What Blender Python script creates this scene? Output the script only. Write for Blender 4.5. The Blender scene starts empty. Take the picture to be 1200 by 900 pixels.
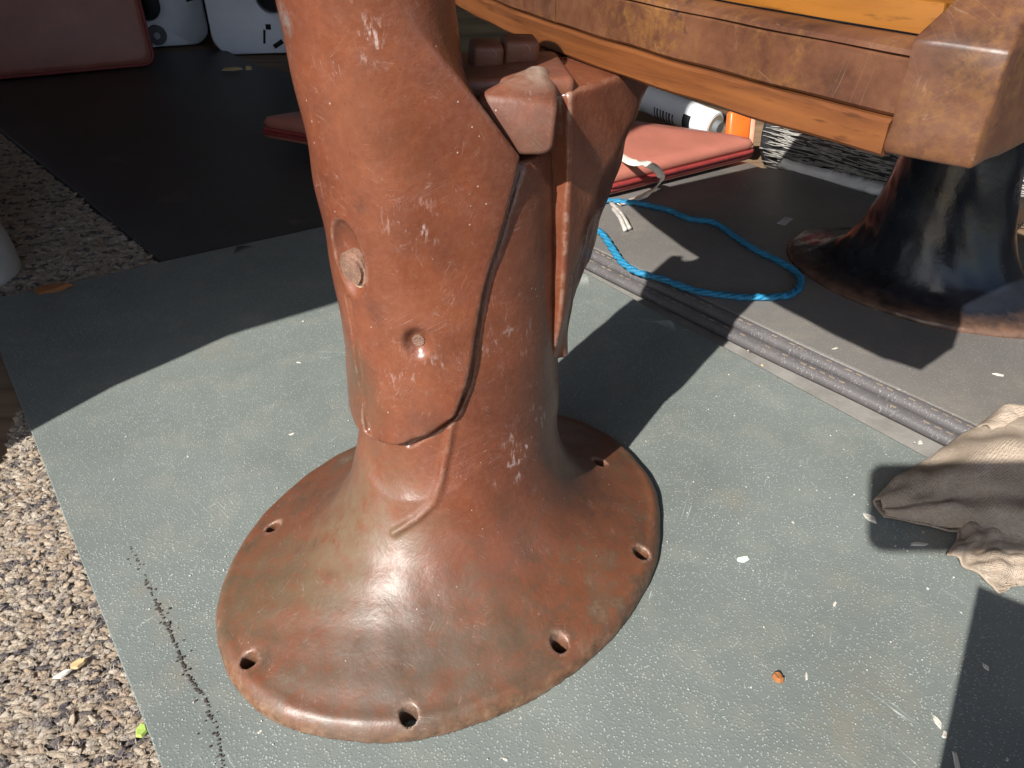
import bpy, bmesh, math, random
import numpy as np
from mathutils import Vector, Matrix
random.seed(7); rng = np.random.default_rng(7)
scene = bpy.context.scene
C = scene.collection
R = math.radians

# ------------------------------------------------------------------ camera
PITCH, CAMZ, FPX = 34.5, 0.45, 902.0
cam = bpy.data.objects.new('camera', bpy.data.cameras.new('camera')); C.objects.link(cam)
cam.location = (0, 0, CAMZ); cam.rotation_euler = (R(90 - PITCH), 0, 0)
cam.data.sensor_width = 36.0; cam.data.lens = FPX / 1200 * 36.0
cam.data.clip_start = 0.02; cam.data.clip_end = 200
scene.camera = cam
# ------------------------------------------------------------------ light
SUN_AZ, SUN_EL = 33.6, 38.0          # direction the light travels (from +Y towards +X), height
sd = np.array([math.sin(R(SUN_AZ)) * math.cos(R(SUN_EL)), math.cos(R(SUN_AZ)) * math.cos(R(SUN_EL)), -math.sin(R(SUN_EL))])
sun = bpy.data.objects.new('sun', bpy.data.lights.new('sun', 'SUN')); C.objects.link(sun)
sun.data.energy = 5.0; sun.data.angle = R(0.53); sun.data.color = (1.0, 0.955, 0.89)
sun.rotation_euler = Vector(sd).to_track_quat('-Z', 'Y').to_euler(); sun.location = (-3, -4, 5)
world = bpy.data.worlds.new('World'); scene.world = world; world.use_nodes = True
wt = world.node_tree; wt.nodes.clear()
wo = wt.nodes.new('ShaderNodeOutputWorld'); wb = wt.nodes.new('ShaderNodeBackground'); ws = wt.nodes.new('ShaderNodeTexSky')
ws.sky_type = 'NISHITA'; ws.sun_disc = False; ws.sun_elevation = R(SUN_EL); ws.sun_rotation = R(180 + SUN_AZ)
wb.inputs[1].default_value = 0.12
wt.links.new(ws.outputs[0], wb.inputs[0]); wt.links.new(wb.outputs[0], wo.inputs[0])
scene.view_settings.view_transform = 'Standard'; scene.view_settings.look = 'None'
scene.view_settings.exposure = 0.92; scene.view_settings.gamma = 1.0; scene.view_settings.use_curve_mapping = False
scene.render.engine = 'CYCLES'
scene.render.resolution_x = 1024; scene.render.resolution_y = 768

# ------------------------------------------------------------------ pixel -> place
_p = R(PITCH)
F_ = np.array([0, math.cos(_p), -math.sin(_p)]); U_ = np.array([0, math.sin(_p), math.cos(_p)]); R_ = np.array([1.0, 0, 0])
CC = np.array([0, 0, CAMZ])
def ray(x, y): return F_ + R_ * ((x - 600) / FPX) - U_ * ((y - 450) / FPX)
def gnd(x, y, z=0.0):
    d = ray(x, y); return CC + d * ((z - CAMZ) / d[2])
def plY(x, y, Y):
    d = ray(x, y); return CC + d * (Y / d[1])
def gxy(x, y, z=0.0):
    g = gnd(x, y, z); return (float(g[0]), float(g[1]))

# ------------------------------------------------------------------ materials
class NT:
    def __init__(s, name):
        s.m = bpy.data.materials.new(name); s.m.use_nodes = True; s.t = s.m.node_tree; s.t.nodes.clear()
        s.out = s.t.nodes.new('ShaderNodeOutputMaterial'); s.b = s.t.nodes.new('ShaderNodeBsdfPrincipled')
        s.t.links.new(s.b.outputs[0], s.out.inputs[0])
        s.tc = s.t.nodes.new('ShaderNodeTexCoord'); s.P = s.tc.outputs['Object']; s.nrm = None
    def n(s, typ, **kw):
        nd = s.t.nodes.new(typ)
        for k, v in kw.items(): setattr(nd, k, v)
        return nd
    def put(s, sock, v):
        if isinstance(v, bpy.types.NodeSocket): s.t.links.new(v, sock)
        else:
            if isinstance(v, (tuple, list)) and len(v) == 3 and sock.type == 'RGBA': v = (*v, 1)
            sock.default_value = v
    def mapping(s, scale=(1, 1, 1), rot=(0, 0, 0), loc=(0, 0, 0), v=None):
        nd = s.n('ShaderNodeMapping'); s.put(nd.inputs[0], v or s.P)
        nd.inputs['Scale'].default_value = scale; nd.inputs['Rotation'].default_value = rot; nd.inputs['Location'].default_value = loc
        return nd.outputs[0]
    def noise(s, scale, detail=4, rough=0.55, v=None, dist=0.0):
        nd = s.n('ShaderNodeTexNoise'); s.put(nd.inputs['Vector'], v or s.P)
        nd.inputs['Scale'].default_value = scale; nd.inputs['Detail'].default_value = detail
        nd.inputs['Roughness'].default_value = rough; nd.inputs['Distortion'].default_value = dist
        return nd.outputs['Fac']
    def voro(s, scale, feature='F1', out='Distance', v=None, rnd=1.0):
        nd = s.n('ShaderNodeTexVoronoi', feature=feature); s.put(nd.inputs['Vector'], v or s.P)
        nd.inputs['Scale'].default_value = scale; nd.inputs['Randomness'].default_value = rnd
        return nd.outputs[out]
    def ramp(s, fac, stops, interp='LINEAR'):
        nd = s.n('ShaderNodeValToRGB'); s.put(nd.inputs[0], fac); cr = nd.color_ramp; cr.interpolation = interp
        while len(cr.elements) < len(stops): cr.elements.new(0.5)
        for e, (p, c) in zip(cr.elements, stops):
            e.position = p; e.color = (*c, 1) if isinstance(c, (tuple, list)) else (c, c, c, 1)
        return nd.outputs[0]
    def mix(s, fac, a, b, mode='MIX'):
        nd = s.n('ShaderNodeMix', data_type='RGBA', blend_type=mode)
        s.put(nd.inputs[0], fac); s.put(nd.inputs[6], a); s.put(nd.inputs[7], b); return nd.outputs[2]
    def math(s, op, a, b=0.0, c=None):
        nd = s.n('ShaderNodeMath', operation=op); s.put(nd.inputs[0], a); s.put(nd.inputs[1], b)
        if c is not None: s.put(nd.inputs[2], c)
        return nd.outputs[0]
    def sep(s, v=None):
        nd = s.n('ShaderNodeSeparateXYZ'); s.put(nd.inputs[0], v or s.P); return nd.outputs
    def ball(s, p, r, soft=0.5):           # 1 inside a ball round point p of the object, fading out
        nd = s.n('ShaderNodeVectorMath', operation='DISTANCE'); s.put(nd.inputs[0], s.P); nd.inputs[1].default_value = tuple(float(q) for q in p)
        mr = s.n('ShaderNodeMapRange'); s.put(mr.inputs[0], nd.outputs['Value'])
        mr.inputs[1].default_value = r * (1 - soft); mr.inputs[2].default_value = r; mr.inputs[3].default_value = 1; mr.inputs[4].default_value = 0
        return mr.outputs[0]
    def bump(s, h, strength=0.3, dist=0.001):
        nd = s.n('ShaderNodeBump'); nd.inputs['Strength'].default_value = strength; nd.inputs['Distance'].default_value = dist
        s.put(nd.inputs['Height'], h)
        if s.nrm is not None: s.put(nd.inputs['Normal'], s.nrm)
        s.nrm = nd.outputs[0]; s.put(s.b.inputs['Normal'], s.nrm)
    def fin(s, color, rough=0.5, metal=0.0, spec=0.5, **kw):
        s.put(s.b.inputs['Base Color'], color); s.put(s.b.inputs['Roughness'], rough); s.put(s.b.inputs['Metallic'], metal)
        s.put(s.b.inputs['Specular IOR Level'], spec)
        for k, v in kw.items(): s.put(s.b.inputs[k], v)
        return s.m

def mul(t, a, b): return t.math('MULTIPLY', a, b)
def scratches(t, seedv, dens=0.010, scale=9, stretch=16, mask_scale=18, mask=(0.55, 0.66), face=(-0.55, -0.70, 0.45)):
    """straight fine scratches running in the plane that faces the given way"""
    n_ = Vector(face).normalized(); a_ = n_.cross(Vector((0, 0, 1)) if abs(n_.z) < 0.95 else Vector((1, 0, 0))).normalized(); b_ = n_.cross(a_)
    out = None
    for k, ang in enumerate((0.35, 1.15, -0.75, 2.0)):
        ang += seedv * 0.3; lg = a_ * math.cos(ang) + b_ * math.sin(ang); cr = n_.cross(lg)
        comb = t.n('ShaderNodeCombineXYZ')
        for i, (ax, sc_) in enumerate(((lg, scale), (n_, scale), (cr, scale * stretch))):
            d = t.n('ShaderNodeVectorMath', operation='DOT_PRODUCT'); t.put(d.inputs[0], t.P); d.inputs[1].default_value = tuple(ax * sc_); t.put(comb.inputs[i], t.math('ADD', d.outputs['Value'], 3.7 * k + seedv))
        n = t.noise(1.0, 1, 0.4, comb.outputs[0])
        line = t.ramp(t.math('ABSOLUTE', t.math('SUBTRACT', n, 0.5)), [(0.0, 1.0), (dens, 0.0)])
        m = t.ramp(t.noise(mask_scale + 7 * k, 3, 0.6, t.mapping(loc=(k * 5.0, 2.0 * k, seedv))), [(mask[0], 0.0), (mask[1], 1.0)])
        l = mul(t, line, m)
        out = l if out is None else t.math('MAXIMUM', out, l)
    return out

def mat_iron(name, scuffs=(), dirt_top=0.06, dirt=1.0, bare=(), radd=0.0):
    t = NT(name)
    big = t.noise(9, 5, 0.6); mid = t.noise(45, 6, 0.65); fine = t.noise(260, 4, 0.6)
    c = t.ramp(big, [(0.28, (0.085, 0.024, 0.012)), (0.50, (0.138, 0.041, 0.019)), (0.72, (0.165, 0.056, 0.028))])
    c = t.mix(t.ramp(mid, [(0.46, 0.0), (0.70, 0.5)]), c, (0.105, 0.030, 0.018))
    c = t.mix(t.ramp(fine, [(0.42, 0.0), (0.75, 0.28)]), c, (0.20, 0.085, 0.052))
    pit = t.ramp(t.noise(420, 3, 0.6, t.mapping(loc=(1, 1, 5))), [(0.66, 0.0), (0.73, 0.55)])
    c = t.mix(pit, c, (0.045, 0.018, 0.012))
    tone = t.ramp(t.noise(24, 5, 0.7, t.mapping(loc=(6, 2, 3))), [(0.42, 0.0), (0.64, 0.5)])
    c = t.mix(tone, c, (0.080, 0.027, 0.015))
    # grime and worn brown primer towards the foot
    z = t.sep()[2]
    zz = t.math('ADD', z, mul(t, t.math('SUBTRACT', t.noise(16, 5, 0.65), 0.5), 0.11))
    gr = t.ramp(zz, [(0.004, 0.92 * dirt), (dirt_top * 0.7, 0.60 * dirt), (dirt_top * 1.7, 0.0)])
    grc = t.ramp(t.noise(24, 9, 0.74), [(0.32, (0.026, 0.020, 0.013)), (0.44, (0.075, 0.046, 0.027)), (0.53, (0.125, 0.044, 0.021)), (0.62, (0.085, 0.056, 0.034)), (0.76, (0.150, 0.115, 0.080))])
    c = t.mix(gr, c, grc)
    rim = t.ramp(t.math('ADD', z, mul(t, t.math('SUBTRACT', t.noise(70, 7, 0.75), 0.5), 0.022)), [(0.006, 0.85 * dirt), (0.013, 0.0)])
    c = t.mix(rim, c, t.ramp(t.noise(130, 6, 0.7), [(0.35, (0.05, 0.03, 0.018)), (0.5, (0.13, 0.062, 0.03)), (0.7, (0.21, 0.135, 0.085))]))
    # bare greyish patches with a shape of their own
    bp = t.ramp(t.noise(20, 6, 0.7, t.mapping(loc=(4, 9, 2))), [(0.66, 0.0), (0.70, 0.75)])
    c = t.mix(bp, c, (0.085, 0.062, 0.045))
    for (p, r, col, amt) in bare:
        w = mul(t, t.ball(p, r, 0.7), t.ramp(t.noise(60, 5, 0.7), [(0.35, 0.15), (0.6, 1.0)]) if r > 0.012 else t.ramp(t.noise(160, 5, 0.75), [(0.44, 0.0), (0.56, 1.0)]))
        c = t.mix(mul(t, w, amt), c, col)
    # fine pale flecks, scratches and scuffs
    sp = t.ramp(t.voro(150), [(0.05, 1.0), (0.09, 0.0)])
    sp = mul(t, sp, t.ramp(t.noise(30, 3, 0.6), [(0.52, 0.0), (0.60, 1.0)]))
    s1 = scratches(t, 0.3, 0.007, 22, 16, 22, (0.58, 0.70)); s2 = scratches(t, 2.1, 0.009, 46, 12, 34, (0.58, 0.70))
    sc = t.math('MAXIMUM', mul(t, s1, 0.26), mul(t, s2, 0.36))
    for (p, r, amt) in scuffs:
        w = mul(t, t.ball(p, r, 0.85), amt)
        n = mul(t, t.ramp(t.noise(70, 5, 0.7), [(0.50, 0.0), (0.60, 1.0)]), t.ramp(t.noise(1.0, 3, 0.6, t.mapping(scale=(420, 420, 120), rot=(0.35, 0.25, 0.0))), [(0.50, 0.0), (0.60, 1.0)]))
        sc = t.math('MAXIMUM', sc, mul(t, w, n))
    geo = t.n('ShaderNodeNewGeometry')
    edge = mul(t, t.ramp(geo.outputs['Pointiness'], [(0.515, 0.0), (0.56, 1.0)]), t.ramp(t.noise(110, 5, 0.7), [(0.44, 0.0), (0.58, 0.8 if radd < 0.15 else 0.1)]))
    c = t.mix(edge, c, (0.24, 0.155, 0.12))
    sc = t.math('MINIMUM', t.math('MAXIMUM', sc, mul(t, sp, 0.7)), 0.9)
    c = t.mix(sc, c, (0.40, 0.31, 0.29))
    ro = t.ramp(mid, [(0.3, 0.24), (0.6, 0.34), (0.8, 0.52)])
    ro = t.math('ADD', t.math('ADD', ro, radd), mul(t, gr, 0.10))
    t.bump(t.noise(60, 5, 0.6), 0.22, 0.0014); t.bump(fine, 0.35, 0.0007); t.bump(pit, 0.25, -0.0004); t.bump(sc, 0.3, -0.0004)
    return t.fin(c, ro, 0.0, 0.5)

def mat_black_iron(name, red_at, rims):
    t = NT(name)
    c = t.ramp(t.noise(20, 5, 0.6), [(0.35, (0.006, 0.007, 0.010)), (0.7, (0.012, 0.014, 0.020))])
    chip = t.ramp(t.noise(90, 6, 0.7, t.mapping(loc=(2, 3, 1))), [(0.70, 0.0), (0.73, 0.6)])
    c = t.mix(chip, c, (0.055, 0.042, 0.032))
    z = t.sep()[2]
    zz = t.math('ADD', z, mul(t, t.math('SUBTRACT', t.noise(30, 5, 0.65), 0.5), 0.016))
    c = t.mix(t.ramp(zz, [(0.007, 0.85), (0.014, 0.0)]), c, t.ramp(t.noise(50), [(0.3, (0.05, 0.03, 0.02)), (0.7, (0.16, 0.09, 0.06))]))
    c = t.mix(mul(t, t.ball(red_at, 0.030, 0.5), t.ramp(t.noise(50, 4, 0.6), [(0.30, 0.0), (0.42, 1.0)])), c, (0.28, 0.015, 0.022))
    for p, r in rims:
        w = mul(t, t.ball(p, r, 0.5), t.ramp(t.noise(110, 6, 0.7), [(0.46, 0.0), (0.50, 1.0)]))
        c = t.mix(w, c, (0.22, 0.19, 0.16))
    t.bump(t.noise(60, 5, 0.6), 0.4, 0.0015)
    return t.fin(c, t.ramp(t.noise(40), [(0.3, 0.17), (0.7, 0.30)]), 0.0, 0.32)

def mat_vinyl(name, base, dots, cell=620, dust=(0.30, 0.27, 0.22), dust_amt=0.35, stain=True, dotw=1.0, marks=()):
    t = NT(name)
    n1 = t.noise(5, 4, 0.6); n2 = t.noise(22, 5, 0.65)
    c = t.mix(t.ramp(n1, [(0.32, 0.0), (0.7, 1.0)]), tuple(q * 0.86 for q in base), tuple(q * 1.12 for q in base))
    c = t.mix(t.ramp(n2, [(0.50, 0.0), (0.85, dust_amt)]), c, dust)
    if stain:
        st = t.ramp(t.noise(7, 6, 0.7, t.mapping(loc=(3, 1, 0))), [(0.60, 0.0), (0.74, 0.45)])
        c = t.mix(st, c, (0.16, 0.115, 0.065))
        st2 = t.ramp(t.noise(3.2, 5, 0.65, t.mapping(loc=(7, 5, 0))), [(0.56, 0.0), (0.70, 0.35)])
        c = t.mix(st2, c, tuple(q * 0.62 for q in base))
    v = t.mapping(scale=(1, 1, 0.0))
    d = t.voro(cell, v=v)
    cellc = t.voro(cell, out='Color', v=v)
    pick = t.ramp(t.sep(cellc)[0], [(0.30, 0.0), (0.45, 1.0)])
    dot = mul(t, t.ramp(d, [(0.12, 1.0), (0.30, 0.0)]), t.math('ADD', mul(t, pick, 0.75), 0.25))
    wear = t.ramp(t.noise(9, 4, 0.6, t.mapping(loc=(1, 8, 0))), [(0.3, 0.55), (0.6, 1.0)])
    c = t.mix(mul(t, mul(t, dot, wear), 0.85 * dotw), c, dots)
    for p, r_, amt in marks:
        c = t.mix(mul(t, mul(t, t.ball(p, r_, 0.8), t.ramp(t.noise(70, 5, 0.7), [(0.35, 0.0), (0.6, 1.0)])), amt * 0.6), c, (0.20, 0.165, 0.125))
    sc = scratches(t, 1.2, 0.004, 5, 40, 9, (0.60, 0.70), (0, 0, 1))
    c = t.mix(mul(t, sc, 0.45), c, tuple(q * 1.6 for q in dots))
    t.bump(t.ramp(d, [(0.1, 1.0), (0.5, 0.0)]), 0.35, 0.0006); t.bump(n2, 0.2, 0.002)
    return t.fin(c, 0.5, 0.0, 0.4)

def mat_plain(name, col, rough=0.5, var=0.15, scale=30, bump=0.15, bdist=0.001, metal=0.0, spec=0.5, stretch=(1, 1, 1)):
    t = NT(name)
    v = t.mapping(scale=stretch)
    n = t.noise(scale, 5, 0.6, v)
    c = t.ramp(n, [(0.3, tuple(q * (1 - var) for q in col)), (0.7, tuple(min(1, q * (1 + var)) for q in col))])
    c = t.mix(t.ramp(t.noise(scale * 5, 4, 0.65, v), [(0.5, 0.0), (0.8, var * 1.5)]), c, tuple(q * 0.6 for q in col))
    t.bump(t.noise(scale * 6, 4, 0.6, v), bump, bdist)
    return t.fin(c, rough, metal, spec)

def mat_wood(name, a, b, rough=0.32, scale=1.0, axis='X', turn=0.0):
    t = NT(name); t.P = t.mapping(rot=(0, 0, turn))
    st = (2.5, 60, 60) if axis == 'X' else (60, 2.5, 60)
    v = t.mapping(scale=tuple(q * scale for q in st))
    w = t.noise(1.0, 6, 0.65, v, 0.6)
    c = t.ramp(w, [(0.30, tuple(q * 0.38 for q in a)), (0.45, a), (0.60, b), (0.78, tuple(q * 1.15 for q in b))])
    c = t.mix(t.ramp(t.noise(5, 3, 0.5), [(0.3, 0.0), (0.8, 0.35)]), c, tuple(q * 0.6 for q in a))
    pores = t.ramp(t.noise(1.0, 3, 0.6, t.mapping(scale=tuple(q * scale * 6 for q in st))), [(0.60, 0.0), (0.70, 0.55)])
    c = t.mix(pores, c, tuple(q * 0.3 for q in a))
    t.bump(w, 0.12, 0.0008)
    return t.fin(c, rough, 0.0, 0.5)

def mat_worn_paint(name, ra=0.65):                   # brown varnish rubbed down to gold on the seat edge
    t = NT(name)
    v = t.mapping(scale=(6, 30, 30))
    n = t.noise(1.0, 6, 0.7, v); g = t.noise(14, 6, 0.75)
    c = t.ramp(n, [(0.30, (0.040, 0.016, 0.010)), (0.5, (0.085, 0.034, 0.018)), (0.7, (0.125, 0.055, 0.028))])
    rub = mul(t, t.ramp(g, [(0.46, 0.0), (0.62, ra)]), t.ramp(t.noise(160, 5, 0.75), [(0.42, 0.0), (0.60, 0.9)]))
    c = t.mix(rub, c, (0.20, 0.095, 0.022))
    blk = t.ramp(t.noise(24, 6, 0.7, t.mapping(loc=(3, 3, 8))), [(0.64, 0.0), (0.69, 0.85)])
    c = t.mix(blk, c, (0.018, 0.016, 0.016))
    c = t.mix(mul(t, scratches(t, 0.7, 0.008, 14, 14), 0.25), c, (0.36, 0.26, 0.18))
    t.bump(n, 0.2, 0.001); t.bump(g, 0.2, 0.001)
    return t.fin(c, t.ramp(g, [(0.3, 0.28), (0.7, 0.48)]), 0.0, 0.5)

# ------------------------------------------------------------------ object helpers
def tag(o, label, cat, group=None, kind=None):
    if label: o['label'] = label
    if cat: o['category'] = cat
    if group: o['group'] = group
    if kind: o['kind'] = kind
    return o
def empty(name, loc=(0, 0, 0), rz=0.0):
    o = bpy.data.objects.new(name, None); C.objects.link(o); o.location = loc; o.rotation_euler = (0, 0, rz); o.empty_display_size = 0.02
    return o
def link(name, me, mat=None, parent=None, smooth=True):
    o = bpy.data.objects.new(name, me); C.objects.link(o)
    if mat: me.materials.append(mat)
    if smooth and len(me.polygons): me.polygons.foreach_set('use_smooth', np.ones(len(me.polygons), dtype=bool))
    if parent: o.parent = parent
    return o
def frombm(name, bm, mat=None, parent=None, smooth=True):
    me = bpy.data.meshes.new(name); bm.to_mesh(me); bm.free(); return link(name, me, mat, parent, smooth)
def frompy(name, v, f, mat=None, parent=None, smooth=True):
    me = bpy.data.meshes.new(name); me.from_pydata([tuple(map(float, p)) for p in v], [], [tuple(map(int, q)) for q in f]); me.update()
    return link(name, me, mat, parent, smooth)
def sharp(o, ang=35):
    me = o.data; me.set_sharp_from_angle(angle=R(ang))
def rbox(name, size, rad, mat, parent=None, seg=3, puff=0.0, cuts=0):
    bm = bmesh.new(); bmesh.ops.create_cube(bm, size=1.0)
    bmesh.ops.scale(bm, vec=size, verts=bm.verts)
    if cuts: bmesh.ops.subdivide_edges(bm, edges=bm.edges[:], cuts=cuts, use_grid_fill=True)
    if rad:
        if cuts:
            es = [e for e in bm.edges if len(e.link_faces) == 2 and e.calc_face_angle(0) > 1.0]
        else: es = bm.edges[:]
        bmesh.ops.bevel(bm, geom=es, offset=rad, segments=seg, profile=0.5, affect='EDGES')
    if puff:
        hx, hy, hz = [q / 2 for q in size]
        for v in bm.verts:
            k = max(0, 1 - (v.co.x / hx) ** 4) * max(0, 1 - (v.co.y / hy) ** 4)
            v.co.z += puff * k * (1 if v.co.z > 0 else -1)
    return frombm(name, bm, mat, parent)
def tube_mesh(pts, rad, seg=8, closed=False, caps=True):
    P = [Vector(p) for p in pts]; n = len(P); V = []; Fc = []
    rr = rad if hasattr(rad, '__len__') else [rad] * n
    up = Vector((0, 0, 1)); prev = None
    for i in range(n):
        a = P[(i - 1) % n] if (i > 0 or closed) else P[i]; b = P[(i + 1) % n] if (i < n - 1 or closed) else P[i]
        tg = (b - a).normalized()
        if prev is None:
            x = tg.cross(up if abs(tg.z) < 0.9 else Vector((1, 0, 0))).normalized()
        else: x = (prev - tg * prev.dot(tg)).normalized()
        prev = x; y = tg.cross(x)
        for k in range(seg):
            th = 2 * math.pi * k / seg
            V.append(P[i] + (x * math.cos(th) + y * math.sin(th)) * rr[i])
    for i in range(n if closed else n - 1):
        j = (i + 1) % n
        for k in range(seg):
            Fc.append((i * seg + k, i * seg + (k + 1) % seg, j * seg + (k + 1) % seg, j * seg + k))
    if caps and not closed:
        Fc.append(tuple(range(seg))[::-1]); Fc.append(tuple((n - 1) * seg + k for k in range(seg)))
    return V, Fc
def spline(pts, m=8, closed=False):
    P = np.array(pts, float); n = len(P); out = []
    rngi = range(n if closed else n - 1)
    for i in rngi:
        p0 = P[(i - 1) % n] if (closed or i > 0) else 2 * P[0] - P[1]
        p1 = P[i]; p2 = P[(i + 1) % n]
        p3 = P[(i + 2) % n] if (closed or i < n - 2) else 2 * P[n - 1] - P[n - 2]
        for k in range(m):
            s = k / m
            out.append(0.5 * ((2 * p1) + (-p0 + p2) * s + (2 * p0 - 5 * p1 + 4 * p2 - p3) * s * s + (-p0 + 3 * p1 - 3 * p2 + p3) * s ** 3))
    if not closed: out.append(P[-1])
    return np.array(out)
def prism(name, poly, z0, z1, mat, parent=None, bev=0.0, seg=2):
    bm = bmesh.new(); vs = [bm.verts.new((x, y, z0)) for x, y in poly]
    f = bm.faces.new(vs); bm.normal_update()
    if f.normal.z > 0: f.normal_flip()
    r = bmesh.ops.extrude_face_region(bm, geom=[f]); nv = [g for g in r['geom'] if isinstance(g, bmesh.types.BMVert)]
    for v in nv: v.co.z = z1
    bmesh.ops.recalc_face_normals(bm, faces=bm.faces)
    if bev:
        es = [e for e in bm.edges if all(abs(v.co.z - z1) < 1e-6 for v in e.verts)]
        bmesh.ops.bevel(bm, geom=es, offset=bev, segments=seg, profile=0.5, affect='EDGES')
    o = frombm(name, bm, mat, parent, True); sharp(o, 40); return o

# ------------------------------------------------------------------ implicit castings (surface nets)
def smin(a, b, k):
    h = np.clip(0.5 + 0.5 * (b - a) / k, 0, 1); return b * (1 - h) + a * h - k * h * (1 - h)
def smax(a, b, k): return -smin(-a, -b, k)
def surf(fn, lo, hi, h):
    lo = np.array(lo, float); hi = np.array(hi, float); n = np.ceil((hi - lo) / h).astype(int) + 1
    ax = [lo[i] + h * np.arange(n[i]) for i in range(3)]
    X, Y, Z = np.meshgrid(*[a.astype(np.float32) for a in ax], indexing='ij')
    G = fn(X, Y, Z).astype(np.float32); S = G < 0
    c = np.zeros(tuple(n - 1), np.uint8)
    for i in (0, 1):
        for j in (0, 1):
            for k in (0, 1): c += S[i:n[0] - 1 + i, j:n[1] - 1 + j, k:n[2] - 1 + k]
    act = (c > 0) & (c < 8); idx = -np.ones(act.shape, np.int64); I = np.argwhere(act); idx[act] = np.arange(len(I))
    acc = np.zeros((len(I), 3)); cnt = np.zeros(len(I))
    cor = {(i, j, k): G[I[:, 0] + i, I[:, 1] + j, I[:, 2] + k] for i in (0, 1) for j in (0, 1) for k in (0, 1)}
    for a, va in cor.items():
        for ax_ in range(3):
            if a[ax_] == 0:
                b = list(a); b[ax_] = 1; vb = cor[tuple(b)]
                m = (va < 0) != (vb < 0)
                tt = np.where(m, va / np.where(m, va - vb, 1), 0)
                p = np.array(a, float)[None, :].repeat(len(I), 0); p[:, ax_] += tt
                acc[m] += p[m]; cnt[m] += 1
    V = lo + h * (I + acc / cnt[:, None])
    Q = []
    for ax_ in range(3):
        o1, o2 = (ax_ + 1) % 3, (ax_ + 2) % 3
        s0 = [slice(None)] * 3; s1 = [slice(None)] * 3; s0[ax_] = slice(0, n[ax_] - 1); s1[ax_] = slice(1, n[ax_])
        A, B = S[tuple(s0)], S[tuple(s1)]; E = np.argwhere(A != B)
        E = E[(E[:, o1] > 0) & (E[:, o2] > 0) & (E[:, o1] < n[o1] - 1) & (E[:, o2] < n[o2] - 1)]
        def g(d1, d2):
            e = E.copy(); e[:, o1] += d1; e[:, o2] += d2; return idx[e[:, 0], e[:, 1], e[:, 2]]
        q = np.stack([g(-1, -1), g(0, -1), g(0, 0), g(-1, 0)], 1)
        fl = ~A[E[:, 0], E[:, 1], E[:, 2]]; q[fl] = q[fl][:, ::-1]; Q.append(q)
    Q = np.concatenate(Q)
    for _ in range(2):                                   # pull the vertices onto the true surface
        e = h * 0.4; v = [V[:, i] for i in range(3)]; f0 = fn(*v)
        gr = np.stack([fn(v[0] + e, v[1], v[2]) - fn(v[0] - e, v[1], v[2]), fn(v[0], v[1] + e, v[2]) - fn(v[0], v[1] - e, v[2]),
                       fn(v[0], v[1], v[2] + e) - fn(v[0], v[1], v[2] - e)], 1) / (2 * e)
        g2 = (gr ** 2).sum(1) + 1e-6; st = -(f0 / g2)[:, None] * gr
        ln = np.linalg.norm(st, axis=1, keepdims=True); st *= np.minimum(1, 0.35 * h / np.maximum(ln, 1e-9)); V = V + st
    return V, Q
def netmesh(name, fn, lo, hi, h, mat, parent):
    V, Q = surf(fn, lo, hi, h)
    me = bpy.data.meshes.new(name); me.vertices.add(len(V)); me.vertices.foreach_set('co', V.astype(np.float32).ravel())
    me.loops.add(4 * len(Q)); me.loops.foreach_set('vertex_index', Q.astype(np.int32).ravel())
    me.polygons.add(len(Q)); me.polygons.foreach_set('loop_start', (4 * np.arange(len(Q))).astype(np.int32))
    me.polygons.foreach_set('loop_total', np.full(len(Q), 4, np.int32)); me.update(calc_edges=True)
    me.validate()
    return link(name, me, mat, parent)
def lump(x, y, z, a=0.0006):
    return a * (np.sin(61 * x + 1.3 + 23 * z) * np.sin(47 * y + 0.4) + 0.7 * np.sin(97 * z + 31 * x) * np.sin(83 * y + 2) + 0.4 * np.sin(190 * x + 140 * z) * np.sin(170 * y + 1))

# ================================================================== SETTING: van floor, walls, mats
VA = R(38.0)                                             # van axes: e1 across (right-back), e2 towards its doors (left-back)
e1 = np.array([math.cos(VA), math.sin(VA)]); e2 = np.array([-math.sin(VA), math.cos(VA)])
FLOOR = -0.022
M_floor = mat_wood('plywood_floor', (0.17, 0.105, 0.06), (0.24, 0.16, 0.095), 0.7, 0.5)
fl = prism('van_floor', [tuple(e1 * a + e2 * b) for a, b in [(-0.75, -1.6), (2.3, -1.6), (2.3, 4.4), (-0.75, 4.4)]], FLOOR - 0.03, FLOOR, M_floor)
tag(fl, 'bare plywood floor of the van under the mats', 'floor', kind='structure')
M_vanwhite = mat_plain('van_white_paint', (0.72, 0.73, 0.80), 0.35, 0.06, 12, 0.05)
M_vandark = mat_plain('dark_rubber', (0.012, 0.012, 0.014), 0.7, 0.2, 40, 0.1)
M_glass = mat_plain('dark_window', (0.006, 0.007, 0.010), 0.12, 0.1, 10, 0.0)
M_trim = mat_plain('grey_trim', (0.10, 0.105, 0.115), 0.5, 0.15, 40, 0.2)

# body side with the door opening whose curved edge shades the left of the floor
tan_el = math.tan(R(SUN_EL)); sh = sd[:2] / np.linalg.norm(sd[:2])
WALLN = -0.34
def to_wall(g):                                          # ground point -> where its sun ray crosses the body side
    k = (e1 @ np.asarray(g[:2]) - WALLN) / (e1 @ sh)
    p = np.asarray(g[:2]) - sh * k; return float(e2 @ p), k * tan_el + g[2]
arc = [gnd(*p) for p in [(40, 503), (133, 452), (213, 417), (267, 393), (333, 372), (397, 353)]]
aw = [to_wall(g) for g in arc]
s0, z0 = aw[0]; s1, z1 = aw[-1]
pre = [(s0 - (aw[1][0] - s0) * 0.8 - 0.03 * k, z0 - 0.06 - 0.1 * k) for k in range(3)][::-1]
post = [(0.525, 0.64), (0.497, 0.74), (0.478, 0.86), (0.468, 1.0), (0.462, 1.2), (0.46, 1.41)]
edge = pre + aw + post
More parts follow.
